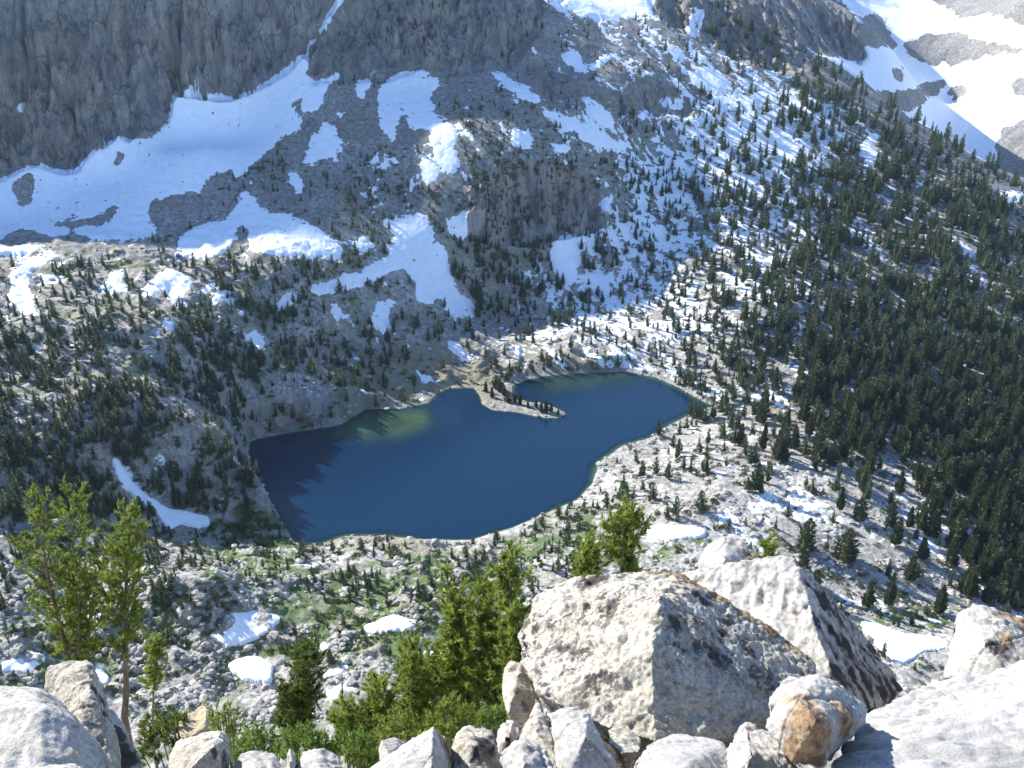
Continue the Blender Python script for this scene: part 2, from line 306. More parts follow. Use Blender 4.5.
damp = sstep(-1, 5, LS)
Zsm = Zb + (d_big + d_knob + knob_out) * damp
near_d = (fbm(X, Y, 2.2, 4, 81, 0.6) * 0.5 + fbm(X, Y, 12, 2, 83) * 1.2 * sstep(14, 40, Y)) * (1 - farm)
Zt = Zsm + (d_fine + blocks) * damp + d_cl + near_d
dd = np.maximum(LS, 0)
k = sstep(0, rise, dd)
shore = lambda z: np.where(LS < 0, np.maximum(-14, LS * (0.16 + 0.05 * perlin(X / 30, Y / 30, 9)) - 0.05), 0.04 + 0.10 * dd * (1 - k) + np.clip(d_fine + 0.3, 0, 1.2) * 0.8 * sstep(0, 2, dd) * (1 - k) + np.maximum(z, 0.5) * k)
farlake = LS < 60
Zt = np.where(farlake, shore(Zt), Zt); Zsm = np.where(farlake, shore(Zsm), Zsm)
u_, v_, dep = project(X, Y, Zt)

def mesh_object(name, verts, faces_idx, smooth=True, mats=(), nper=4):
    me = bpy.data.meshes.new(name)
    me.vertices.add(len(verts)); me.vertices.foreach_set('co', np.asarray(verts, np.float32).ravel())
    f = np.asarray(faces_idx, np.int32); nf = len(f)
    me.loops.add(nf * nper); me.loops.foreach_set('vertex_index', f.ravel())
    me.polygons.add(nf); me.polygons.foreach_set('loop_start', np.arange(nf, dtype=np.int32) * nper)
    me.polygons.foreach_set('use_smooth', np.full(nf, smooth))
    for m in mats: me.materials.append(m)
    me.update(calc_edges=True)
    return me
def attr(me, name, arr):
    a = me.attributes.new(name, 'FLOAT', 'POINT'); a.data.foreach_set('value', np.asarray(arr, np.float32))
def link(name, me, parent=None):
    o = bpy.data.objects.new(name, me); COL.objects.link(o)
    if parent: o.parent = parent
    return o
idx = np.arange(NC * NR).reshape(NC, NR)
quads = np.stack([idx[:-1, :-1], idx[1:, :-1], idx[1:, 1:], idx[:-1, 1:]], -1).reshape(-1, 4)

# ------------------------------------------------------------------ materials
class NB:
    def __init__(s, name):
        s.m = bpy.data.materials.new(name); s.m.use_nodes = True; s.t = s.m.node_tree; s.n = s.t.nodes; s.L = s.t.links
        s.b = s.n['Principled BSDF']; s.b.inputs['Specular IOR Level'].default_value = 0.25
        s.b.inputs['Roughness'].default_value = 0.85
        s.co = s.n.new('ShaderNodeTexCoord')
    def map(s, scale, out='Object'):
        mp = s.n.new('ShaderNodeMapping'); mp.inputs['Scale'].default_value = scale if isinstance(scale, tuple) else (scale,) * 3
        s.L.new(s.co.outputs[out], mp.inputs[0]); return mp.outputs[0]
    def noise(s, scale, detail=6, rough=0.6, dist=0.0, out='Object', sc=1.0):
        n = s.n.new('ShaderNodeTexNoise'); n.inputs['Scale'].default_value = sc; n.inputs['Detail'].default_value = detail
        n.inputs['Roughness'].default_value = rough; n.inputs['Distortion'].default_value = dist
        s.L.new(s.map(scale, out), n.inputs['Vector']); return n.outputs['Fac']
    def voro(s, scale, feat='F1', out='Object', col=False):
        n = s.n.new('ShaderNodeTexVoronoi'); n.feature = feat; n.inputs['Scale'].default_value = 1
        s.L.new(s.map(scale, out), n.inputs['Vector']); return n.outputs['Color' if col else 'Distance']
    def ramp(s, fac, stops):
        r = s.n.new('ShaderNodeValToRGB'); e = r.color_ramp.elements
        while len(e) < len(stops): e.new(0.5)
        for el, (p, c) in zip(e, stops):
            el.position = p; el.color = (c, c, c, 1) if not isinstance(c, tuple) else (*c, 1)
        s.L.new(fac, r.inputs[0]); return r.outputs[0]
    def mix(s, fac, a, b, mode='MIX'):
        m = s.n.new('ShaderNodeMix'); m.data_type = 'RGBA'; m.blend_type = mode
        for sock, v in ((m.inputs[0], fac), (m.inputs[6], a), (m.inputs[7], b)):
            if isinstance(v, (int, float)): sock.default_value = v
            elif isinstance(v, tuple): sock.default_value = (*v, 1)
            else: s.L.new(v, sock)
        return m.outputs[2]
    def math(s, op, a, b=0.0):
        m = s.n.new('ShaderNodeMath'); m.operation = op; m.use_clamp = op in ('MULTIPLY_ADD',)
        for sock, v in ((m.inputs[0], a), (m.inputs[1], b)):
            if isinstance(v, (int, float)): sock.default_value = v
            else: s.L.new(v, sock)
        return m.outputs[0]
    def attr(s, name):
        a = s.n.new('ShaderNodeAttribute'); a.attribute_name = name; return a.outputs['Fac']
    def bump(s, h, strength, dist):
        b = s.n.new('ShaderNodeBump'); b.inputs['Strength'].default_value = strength; b.inputs['Distance'].default_value = dist
        s.L.new(h, b.inputs['Height']); s.L.new(b.outputs[0], s.b.inputs['Normal'])
    def col(s, c):
        if isinstance(c, tuple): s.b.inputs['Base Color'].default_value = (*c, 1)
        else: s.L.new(c, s.b.inputs['Base Color'])
        return s.m

def terrain_material():
    t = NB('mountain_ground')
    n1 = t.noise(0.35, 8, 0.7); n2 = t.noise(0.03, 5, 0.6); n3 = t.noise(1.2, 4, 0.7)
    grey = t.ramp(n1, [(0.36, (0.14, 0.14, 0.14)), (0.47, (0.27, 0.265, 0.255)), (0.62, (0.41, 0.40, 0.38))])
    white = t.ramp(n1, [(0.33, (0.16, 0.155, 0.14)), (0.45, (0.42, 0.40, 0.365)), (0.6, (0.66, 0.64, 0.60))])
    g = t.mix(t.attr('pale'), grey, white)
    g = t.mix(t.ramp(n2, [(0.45, 0.0), (0.65, 0.45)]), g, (0.20, 0.18, 0.15))
    # walls: vertical streaks, stained brown and grey
    st = t.noise((0.06, 0.04, 0.022), 12, 0.74, 0.15); st2 = t.noise((0.22, 0.10, 0.04), 8, 0.75, 0.1); pat = t.noise(0.012, 4, 0.6)
    c = t.ramp(st, [(0.34, (0.08, 0.08, 0.085)), (0.45, (0.21, 0.20, 0.19)), (0.55, (0.36, 0.32, 0.275)), (0.68, (0.50, 0.47, 0.43))])
    c = t.mix(t.ramp(pat, [(0.48, 0.0), (0.58, 0.65)]), c, (0.38, 0.27, 0.16))
    c = t.mix(t.ramp(st2, [(0.38, 0.85), (0.5, 0.0)]), c, (0.045, 0.055, 0.06))
    def blocks(scale, warp_amt, seedoff):
        nz = t.n.new('ShaderNodeTexNoise'); nz.inputs['Scale'].default_value = 1.5; nz.inputs['Detail'].default_value = 5
        mpv = t.map(scale); t.L.new(mpv, nz.inputs['Vector'])
        ad = t.n.new('ShaderNodeVectorMath'); ad.operation = 'MULTIPLY_ADD'; ad.inputs[1].default_value = (warp_amt,) * 3
        t.L.new(nz.outputs['Color'], ad.inputs[0]); t.L.new(mpv, ad.inputs[2])
        e = t.n.new('ShaderNodeTexVoronoi'); e.feature = 'DISTANCE_TO_EDGE'; e.inputs['Scale'].default_value = 1; t.L.new(ad.outputs[0], e.inputs['Vector'])
        f = t.n.new('ShaderNodeTexVoronoi'); f.inputs['Scale'].default_value = 1; t.L.new(ad.outputs[0], f.inputs['Vector'])
        sx = t.n.new('ShaderNodeSeparateColor'); t.L.new(f.outputs['Color'], sx.inputs[0])
        return e.outputs['Distance'], sx.outputs[0]
    e1, r1 = blocks((0.075, 0.05, 0.035), 0.9, 0); e2, r2 = blocks((0.22, 0.16, 0.11), 0.8, 1)
    jn = t.math('MULTIPLY', t.ramp(e1, [(0.0, 0.15), (0.05, 1.0)]), t.ramp(e2, [(0.0, 0.5), (0.07, 1.0)]))
    c = t.mix(t.math('MULTIPLY', t.math('ADD', t.math('MULTIPLY', r1, 0.5), t.math('MULTIPLY', r2, 0.5)), 0.8), t.mix(0.4, c, (0.10, 0.10, 0.105)), t.mix(0.45, c, (0.42, 0.41, 0.40)))
    c = t.mix(t.math('MAXIMUM', jn, t.ramp(t.noise(0.05, 3, 0.5), [(0.42, 0.0), (0.6, 0.9)])), (0.07, 0.07, 0.075), c)
    c = t.mix(t.attr('pale'), c, t.mix(0.6, c, (0.62, 0.60, 0.57)))
    e3, r3 = blocks((0.16, 0.16, 0.16), 0.7, 2)
    g = t.mix(t.math('MULTIPLY', t.ramp(r3, [(0.2, 1.0), (0.9, 0.0)]), 0.5), g, t.mix(0.5, g, (0.14, 0.135, 0.12)))
    g = t.mix(t.math('MULTIPLY', t.ramp(e3, [(0.0, 1.0), (0.08, 0.0)]), 0.55), g, (0.09, 0.085, 0.07))
    g = t.mix(t.attr('cliff'), g, c)
    soil = t.mix(n3, (0.17, 0.15, 0.08), (0.30, 0.27, 0.17))
    g = t.mix(t.math('MULTIPLY', t.attr('tan'), 0.8), g, soil)
    gr = t.ramp(n3, [(0.3, (0.045, 0.085, 0.022)), (0.52, (0.10, 0.16, 0.04)), (0.7, (0.22, 0.22, 0.11))])
    g = t.mix(t.ramp(t.attr('green'), [(0.15, 0.0), (0.5, 0.92)]), g, gr)
    under = t.ramp(t.attr('under'), [(0.0, 0.0), (1.0, 1.0)])
    g = t.mix(under, g, t.ramp(t.noise(0.05, 5, 0.6), [(0.35, (0.16, 0.16, 0.06)), (0.6, (0.40, 0.36, 0.17))]))
    hb = t.math('ADD', n1, t.math('MULTIPLY', n3, 0.4))
    t.bump(t.math('ADD', hb, t.math('MULTIPLY', t.math('ADD', st, t.math('MULTIPLY', st2, 0.6)), t.math('MULTIPLY', t.attr('cliff'), 2.5))), 0.9, 0.9)
    return t.col(g)
def snow_material():
    t = NB('snow'); n = t.noise(0.25, 6, 0.6)
    c = t.ramp(n, [(0.3, (0.78, 0.83, 0.90)), (0.6, (0.86, 0.91, 0.97))])
    t.b.inputs['Roughness'].default_value = 0.6
    t.bump(t.noise(0.5, 4, 0.5), 0.25, 0.5)
    return t.col(c)
M_TER = terrain_material(); M_SNOW = snow_material()

ter = mesh_object('mountain_ground', np.stack([X, Y, Zt], 1), quads, True, [M_TER])
attr(ter, 'cliff', cliff); attr(ter, 'green', green); attr(ter, 'tan', tan); attr(ter, 'pale', pale); attr(ter, 'under', sstep(0.5, -1.5, LS))
o = link('ground', ter); o['kind'] = 'structure'

# ------------------------------------------------------------------ snow lying over the ground
sd = digits(SNOW, us, vs) * 0.93 * (1 + 0.55 * sstep(700, 780, us) * (1 - sstep(400, 440, vs)) + 0.0 * sstep(540, 600, us) * (1 - sstep(360, 400, vs)))
ca, sa = 0.50, -0.866            # fall line of the wooded slope
along = X * ca + Y * sa; across = -X * sa + Y * ca
streak = fbm(along * 0.30, across, 13, 4, 91, 0.6)
streak2 = fbm(X, Y, 22, 4, 95, 0.6)
right = sstep(440, 600, u_)
field = streak * (0.35 + 0.65 * right) + streak2 * (1.0 - 0.65 * right)
scat = field * 1.15 + fbm(X, Y, 5, 3, 93, 0.7) * (0.45 + 0.65 * right) + (sd * 1.65 - 0.86)
polys = np.clip(sample(polymap(SNOWP, 3), us * 0 + u_ + jx * 0.7 + fbm(X, Y, 6, 3, 97) * 2.0, v_ + jy * 0.5 + fbm(X, Y, 6, 3, 99) * 1.4), 0, 1)
pterm = (polys - 0.5) * 2.2 + fbm(X, Y, 12, 6, 101, 0.75) * np.where(Y < 400, 1.5, 2.9) - 0.55 * np.clip(fbm(X, Y, 4, 2, 107) - 0.32, 0, 1) * 6 * (np.abs(polys - 0.5) < 0.6) * (v_ < 420)
farz = Y > 985 + 60 * sstep(900, 700, u_)
fr = np.clip(sample(polymap(FARROCK, 2), us, vs + fbm(X, Y, 30, 4, 103) * 6), 0, 1)
fterm = (0.5 - fr) * 2.4 + fbm(X, Y, 35, 6, 105, 0.75) * 2.6 + 0.15
s = np.where(farz, fterm, np.maximum(pterm, np.where(sd > 0.03, scat, -1)))
s = np.where(cliff > 0.6, np.maximum(pterm, -1), s) if False else s
s = np.where((LS < 14) & (u_ < 300) & (v_ > 470), -3, s); s = np.where(LS < 2.5, -3, s); s = np.where(Y < 215, -3, s)
s = s - green * 0.3 * (polys < 0.3) - np.where(farz, 0, 1.6 * sstep(0.25, 0.8, cliff) * (polys < 0.8))
thick = np.where(s > 0, np.clip(s, 0, 1.3) * 0.45, s * 1.3) * np.where(Y < 400, 0.7, 1.0)
nearp = sstep(430, 390, Y)
Zsn = Zb + 0.5 * (Zsm - Zb)
Zs = Zsm * (1 - nearp) + Zsn * nearp + 0.45 * (Zt - Zsm) * (1 - 0.6 * nearp) + thick + np.where(polys > 0.5, 0.12 + 0.8 * nearp, 0)
keep = ((Zs > Zt - 0.9) & (s > -1.2)).reshape(NC, NR)
fk = (keep[:-1, :-1] | keep[1:, :-1] | keep[1:, 1:] | keep[:-1, 1:]).ravel() & (Y[quads[:, 0]] > 212)
qs = quads[fk]; uq, inv = np.unique(qs, return_inverse=True)
sm = mesh_object('snow_field', np.stack([X[uq], Y[uq], Zs[uq]], 1), inv.reshape(-1, 4), True, [M_SNOW])
o = link('snow', sm); o['kind'] = 'structure'
snowy = (Zs > Zt).ravel()

# ------------------------------------------------------------------ lake
def water():
    t = NB('lake_water'); t.b.inputs['Roughness'].default_value = 0.15; t.b.inputs['IOR'].default_value = 1.33
    t.b.inputs['Specular IOR Level'].default_value = 0.5
    t.col((0.003, 0.021, 0.052))
    n = t.noise((1.2, 2.5, 1), 3, 0.5); t.bump(n, 0.12, 0.1)
    tr = t.n.new('ShaderNodeBsdfTransparent'); tr.inputs[0].default_value = (0.55, 0.75, 0.70, 1)
    mx = t.n.new('ShaderNodeMixShader'); t.L.new(t.attr('clear'), mx.inputs[0])
    t.L.new(t.b.outputs[0], mx.inputs[1]); t.L.new(tr.outputs[0], mx.inputs[2])
    t.L.new(mx.outputs[0], t.n['Material Output'].inputs[0]); return t.m
gx = np.linspace(-190, 130, 260); gy = np.linspace(330, 600, 220)
GX, GY = np.meshgrid(gx, gy, indexing='ij'); gs = sdf(GX.ravel(), GY.ravel(), LAKE_W)
gi = np.arange(GX.size).reshape(GX.shape)
gq = np.stack([gi[:-1, :-1], gi[1:, :-1], gi[1:, 1:], gi[:-1, 1:]], -1).reshape(-1, 4)
gq = gq[(gs[gq] < 4).any(1)]; uq2, inv2 = np.unique(gq, return_inverse=True)
lk = mesh_object('lake', np.stack([GX.ravel()[uq2], GY.ravel()[uq2], np.zeros(len(uq2))], 1), inv2.reshape(-1, 4), True, [water()])
gu, gv, _ = project(GX.ravel()[uq2], GY.ravel()[uq2], 0.0)
shelf = sample(polymap([[(300,434),(345,424),(372,406),(405,407),(430,404),(432,425),(400,437),(350,440),(310,440)], [(515,388),(560,376),(640,372),(665,380),(600,384),(540,392)]], 6), gu, gv)
clear = np.clip(np.maximum(sstep(-7 * (0.35 + 0.65 * sstep(-.3, .4, fbm(GX.ravel()[uq2], GY.ravel()[uq2], 60, 2, 131))), 0.3, gs[uq2]) * 0.7, shelf * 0.72), 0, 0.8)
attr(lk, 'clear', clear)
o = link('lake', lk); o['kind'] = 'structure'

# ------------------------------------------------------------------ vegetation
def tube(pts, rads, n=6):
    V = []; Fc = []
    pts = [np.array(p, float) for p in pts]
    for i, p in enumerate(pts):
        d = pts[min(i + 1, len(pts) - 1)] - pts[max(i - 1, 0)]; d /= np.linalg.norm(d) + 1e-9
        a = np.cross(d, (0.3, 1, 0.1)); a /= np.linalg.norm(a) + 1e-9; b = np.cross(d, a)
        for j in range(n):
            t = 2 * math.pi * j / n; V.append(p + rads[i] * (math.cos(t) * a + math.sin(t) * b))
    for i in range(len(pts) - 1):
        for j in range(n):
            k = (j + 1) % n; Fc.append((i * n + j, i * n + k, (i + 1) * n + k, (i + 1) * n + j))
    return V, Fc
def join(parts):
    V = []; Fc = []
    for v, f in parts:
        o = len(V); V += list(v); Fc += [tuple(i + o for i in q) for q in f]
    return V, Fc
def conifer_crown(seed, n, wide=0.17):
    """unit-height crown as triangles (n,3,3): uneven tiers of upswept sprays round a thin dark core"""
    r = np.random.default_rng(seed); tris = []
    top_lean = r.normal(0, 0.02, 2); lobes = r.random(4) * 6.28
    for i in range(n):
        z = 0.08 + 0.92 * r.random() ** 1.15
        a = r.random() * 6.283
        prof = wide * (1 - z) ** 0.62 * (0.55 + 0.9 * min(1, z * 4)) * (0.75 + 0.35 * math.sin(a * 2 + lobes[0] + z * 9) * math.sin(z * 17 + lobes[1]))
        prof = max(prof, 0.012)
        rr = prof * (0.35 + 0.65 * r.random() ** 0.5)
        d = np.array([math.cos(a), math.sin(a), 0]); c = d * rr + np.array([top_lean[0] * z, top_lean[1] * z, z])
        s = (0.035 + 0.03 * r.random()) * (1.25 - 0.6 * z)
        up = d * 0.75 + np.array([0, 0, 0.35 + 0.8 * r.random()]); up /= np.linalg.norm(up)
        sd_ = np.cross(up, (0, 0, 1)); sd_ /= np.linalg.norm(sd_) + 1e-9
        sd_ = sd_ + r.normal(0, 0.5, 3)
        tris.append([c - sd_ * s * 0.55 - up * s * 0.5, c + sd_ * s * 0.55 - up * s * 0.5, c + up * s * 1.3])
    for j in range(6):
        a0, a1 = j * 1.047, (j + 1) * 1.047; q_ = wide * 0.5
        tris.append([(q_ * math.cos(a0), q_ * math.sin(a0), 0.12), (q_ * math.cos(a1), q_ * math.sin(a1), 0.12), (0, 0, 0.93)])
    return np.array(tris, float)
def leafmat(name, dark, lite, transl=0.25, scale=2.0):
    t = NB(name); n = t.noise(scale, 3, 0.6); tint = t.attr('tint')
    c = t.mix(t.ramp(n, [(0.35, 0.0), (0.65, 1.0)]), dark, lite)
    c = t.mix(t.math('MULTIPLY', tint, 0.55), c, t.mix(0.5, lite, (0.16, 0.13, 0.06)))
    t.b.inputs['Roughness'].default_value = 0.6; t.col(c)
    tr = t.n.new('ShaderNodeBsdfTranslucent'); t.L.new(c, tr.inputs[0])
    mx = t.n.new('ShaderNodeMixShader'); mx.inputs[0].default_value = transl
    t.L.new(t.b.outputs[0], mx.inputs[1]); t.L.new(tr.outputs[0], mx.inputs[2]); t.L.new(mx.outputs[0], t.n['Material Output'].inputs[0])
    return t.m
def barkmat(name, a, b):
    t = NB(name); n = t.noise((8, 8, 2), 5, 0.7); t.bump(n, 0.6, 0.02); return t.col(t.mix(t.ramp(n, [(0.35, 0.0), (0.65, 1.0)]), a, b))
M_CON = leafmat('conifer_needles', (0.042, 0.072, 0.034), (0.098, 0.135, 0.058), 0.3, 0.25)
M_BARK = barkmat('conifer_bark', (0.10, 0.075, 0.05), (0.22, 0.18, 0.14))
M_SHR = leafmat('shrub_leaves', (0.06, 0.09, 0.03), (0.13, 0.165, 0.06), 0.2, 0.4)
M_PINE = leafmat('whitebark_needles', (0.13, 0.19, 0.03), (0.31, 0.39, 0.075), 0.5, 3.0)
M_PINED = leafmat('dark_pine_needles', (0.07, 0.11, 0.022), (0.16, 0.21, 0.045), 0.4, 3.0)  # deeper green needles for the lone pine and one bush
M_BUSH = leafmat('bush_leaves', (0.10, 0.18, 0.03), (0.24, 0.34, 0.07), 0.4, 3.0)

def tri_mesh(name, tris, mats, tint=None):
    v = tris.reshape(-1, 3); me = mesh_object(name, v, np.arange(len(v)).reshape(-1, 3), False, mats, 3)
    attr(me, 'tint', np.zeros(len(v)) if tint is None else tint); return me
NP = 9
protos = [conifer_crown(100 + k, 250, (0.13, 0.17, 0.21, 0.15, 0.24, 0.18, 0.14, 0.2, 0.27)[k]) for k in range(NP)]
hi = [conifer_crown(200 + k, 620, (0.13, 0.17, 0.21, 0.15, 0.24, 0.18, 0.14, 0.2, 0.27)[k]) for k in range(NP)]
hi_me = [tri_mesh('conifer_crown', p, [M_CON], np.full(p.size // 3, 0.1 + 0.1 * i)) for i, p in enumerate(hi)]
tv, tf = tube([(0, 0, -0.04), (0, 0, 0.3), (0, 0, 0.9)], [0.018, 0.013, 0.003], 6)
trunk_me = mesh_object('conifer_trunk', tv, tf, True, [M_BARK])

td = digits(TREES, u_, v_)
clump = fbm(X, Y, 28, 3, 111); clump2 = fbm(X, Y, 9, 2, 113)
slope_ok = (cliff < 0.5) | (v_ > 400) | ((u_ > 300) & (v_ < 60)) | ((u_ > 440) & (v_ > 150))
wgt = td ** 1.1 * np.clip(0.55 + clump * 1.5 + clump2 * 1.2 + td * 0.55, 0.02, 2)
wgt *= slope_ok * (LS > 1.0) * (Y > 240) * (polys < 0.35) * (~farz) * (u_ > -380) * (u_ < 1400) * (v_ > -60) * (v_ < 680)
wgt *= np.where((u_ < 0) | (u_ > 1024), 0.6, 1) * (1 - 0.7 * green * (td < 0.3))
per = wgt.reshape(NC, NR); 
# each grid cell counts by the picture area it covers
Ug = u_.reshape(NC, NR); Vg = v_.reshape(NC, NR)
ar = np.abs(np.gradient(Ug, axis=0) * np.gradient(Vg, axis=1)); ar = np.clip(ar, 0, 6)
pw = (per * ar).ravel(); pw /= pw.sum()
inframe = (u_ > 0) & (u_ < 1024) & (v_ > 0)
NT = int(6400 / max(pw[inframe].sum(), .3))
ti = rng.choice(len(pw), NT, p=pw)
def tree_h(u, v):
    h = np.full(u.shape, 7.5)
    h = np.where((u > 640) & (v < 620), 7.5 + 5.5 * sstep(640, 800, u), h)
    h = np.where((v < 240) & (u < 620), 5.0, h)
    h = np.where((v > 520) & (u < 800), 5.2, h)
    h = np.where((v > 560), 4.2 + 0.0 * u, h) if False else h
    return h
tz = tree_h(u_[ti], v_[ti]) * (0.38 + 0.9 * rng.random(NT) ** 1.2); tx = X[ti] + rng.normal(0, .6, NT); ty = Y[ti] + rng.normal(0, .6, NT); tg = np.minimum(Zt[ti], Zsm[ti] + 0.6)
trot = rng.random(NT) * 6.28; twid = 0.85 + 0.5 * rng.random(NT); tint = rng.random(NT) ** 2
tu, tvv, tdep = project(tx, ty, tg)
size = tz / tdep * 1000
vis = (tu > 3) & (tu < 1021) & (tvv > 12) & (tvv < 660)
order = np.argsort(-(size * vis)); top = order[:285]
mask = np.ones(NT, bool); mask[top] = False
def place_tris(proto_list, ids, xs, ys, zs, hs, rots, wids, tints):
    out = []; tt = []
    which = rng.integers(0, len(proto_list), len(ids))
    for k, P in enumerate(proto_list):
        m = ids[which == k]
        if not len(m): continue
        c, s_ = np.cos(rots[m]), np.sin(rots[m]); h = hs[m]; w_ = h * wids[m]
        p = P.reshape(-1, 3)
        x = (p[None, :, 0] * c[:, None] - p[None, :, 1] * s_[:, None]) * w_[:, None] + xs[m][:, None]
        y = (p[None, :, 0] * s_[:, None] + p[None, :, 1] * c[:, None]) * w_[:, None] + ys[m][:, None]
        z = p[None, :, 2] * h[:, None] + zs[m][:, None]
        out.append(np.stack([x, y, z], -1).reshape(-1, 3)); tt.append(np.repeat(tints[m], len(p)))
    return np.concatenate(out).reshape(-1, 3, 3), np.concatenate(tt)
ids = np.arange(NT)[mask]
tr_, tt_ = place_tris(protos, ids, tx, ty, tg, tz, trot, twid, tint)
fo = link('conifer_forest', tri_mesh('conifer_forest', tr_, [M_CON], tt_))
fo['kind'] = 'stuff'; fo['label'] = 'thousands of small dark green conifers scattered over the snowy slopes around the lake'; fo['category'] = 'forest'

def put(o, label, cat, group=None, kind=None):
    o['label'] = label; o['category'] = cat
    if group: o['group'] = group
    if kind: o['kind'] = kind
    return o
def root(name, loc, label, cat, group=None):
    e = bpy.data.objects.new(name, None); COL.objects.link(e); e.location = loc; e.empty_display_size = 0.3
    return put(e, label, cat, group)
def conifer(x, y, z, h, rot, wid, k, label, group):
    e = root('conifer_tree', (x, y, z), label, 'conifer', group)
    e.rotation_euler = (0, 0, rot); e.scale = (h * wid, h * wid, h)
    link('crown', hi_me[k], e); link('trunk', trunk_me, e)
ZONES = [
 (lambda u, v: (u > 700) & (v > 300) & (u > 860 - (v - 300) * 0.1), 'tall dark conifer in the dense forest at the right edge below the snow bowl', 'large conifers of the dense right forest'),
 (lambda u, v: (u > 640) & (v <= 400), 'dark conifer on the snow-streaked slope above the right arm of the lake', 'conifers on the snow-streaked slope above the right arm'),
 (lambda u, v: (u > 560) & (v < 540), 'conifer casting a long shadow on the pale talus between the lake and the right forest', 'conifers on the pale talus right of the lake'),
 (lambda u, v: (u > 560), 'small conifer on the pale talus above the big foreground boulders', 'conifers on the lower pale talus'),
 (lambda u, v: (v < 400) & (u > 360), 'dark conifer on the slope just above the far shore of the lake', 'conifers above the far shore'),
 (lambda u, v: (v < 400), 'dark green conifer on the rocky bench left of the lake below the shaded snowfield', 'conifers on the upper left bench'),
 (lambda u, v: (v < 540), 'dark green conifer on the broken granite left of the lake near the snow gully', 'conifers on the granite left of the lake'),
 (lambda u, v: (v < 1e9), 'short green conifer on the near side of the lake among granite slabs and meadow', 'short conifers on the near shore')]
for i in top:
    for f, lab, grp in ZONES:
        if f(tu[i], tvv[i]): break
    conifer(tx[i], ty[i], tg[i], tz[i], trot[i], twid[i], int(rng.integers(NP)), lab, grp)
pen = [(500,392,9),(492,398,7),(508,402,7),(520,405,7.5),(528,408,5),(536,408,6),(546,413,8),(551,412,6),(558,415,4),(486,392,7),(504,396,8),(515,403,6),(541,412,6),(496,389,8)]
for (u, v, h) in pen:
    p = pz(u, v, 0.3); conifer(p[0], p[1], 0.2, h, random.random() * 6, 1.3, random.randrange(NP), 'small conifer on the narrow rocky peninsula reaching into the lake', 'conifers on the lake peninsula')

# low shrubs and krummholz: nobody could count them
def shrub_tris(seed, n):
    r = np.random.default_rng(seed); t = []
    for i in range(n):
        a = r.random() * 6.28; q_ = r.random() ** 0.5; z = (1 - q_ * q_) * 0.55 * (0.4 + 0.6 * r.random())
        c = np.array([math.cos(a) * q_ * 0.8, math.sin(a) * q_ * (0.45 + 0.3 * r.random()), z]); s_ = 0.10 + 0.10 * r.random()
        d1 = r.normal(0, 1, 3); d1 /= np.linalg.norm(d1); d2 = np.array([0, 0, 1.0]) + r.normal(0, .4, 3)
        t.append([c - d1 * s_, c + d1 * s_, c + d2 * s_ * 1.3])
    return np.array(t)
sh_p = [shrub_tris(300 + k, 70) for k in range(6)]
wsh = (0.12 + td * 0.8 + green * 0.9 + 0.25 * (v_ > 430) + 0.25 * (v_ > 545)) * np.clip(0.4 + clump2 * 2.2 + fbm(X, Y, 50, 2, 117) * 1.2, 0, 2)
wsh *= slope_ok * (LS > 0.6) * (Y > 235) * (polys < 0.3) * (~farz) * (v_ > 60) * (v_ < 740) * (u_ > -200) * (u_ < 1224) * np.where((v_ < 240) & (u_ < 600), 0.15 + 1.8 * td, 1)
pw2 = wsh * ar.ravel(); pw2 /= pw2.sum(); NS = 11000
si = rng.choice(len(pw2), NS, p=pw2)
hs_ = (1.0 + 1.5 * rng.random(NS)) * np.where(v_[si] > 540, 0.8, 1.0)
st_, stt = place_tris(sh_p, np.arange(NS), X[si], Y[si], Zt[si] - 0.1, hs_, rng.random(NS) * 6.28, 0.8 + rng.random(NS) * 0.6, rng.random(NS))
put(link('low_shrubs', tri_mesh('low_shrubs', st_, [M_SHR], stt)), 'low green shrubs and dwarf pines dotted over the granite and meadow', 'shrubs', kind='stuff')

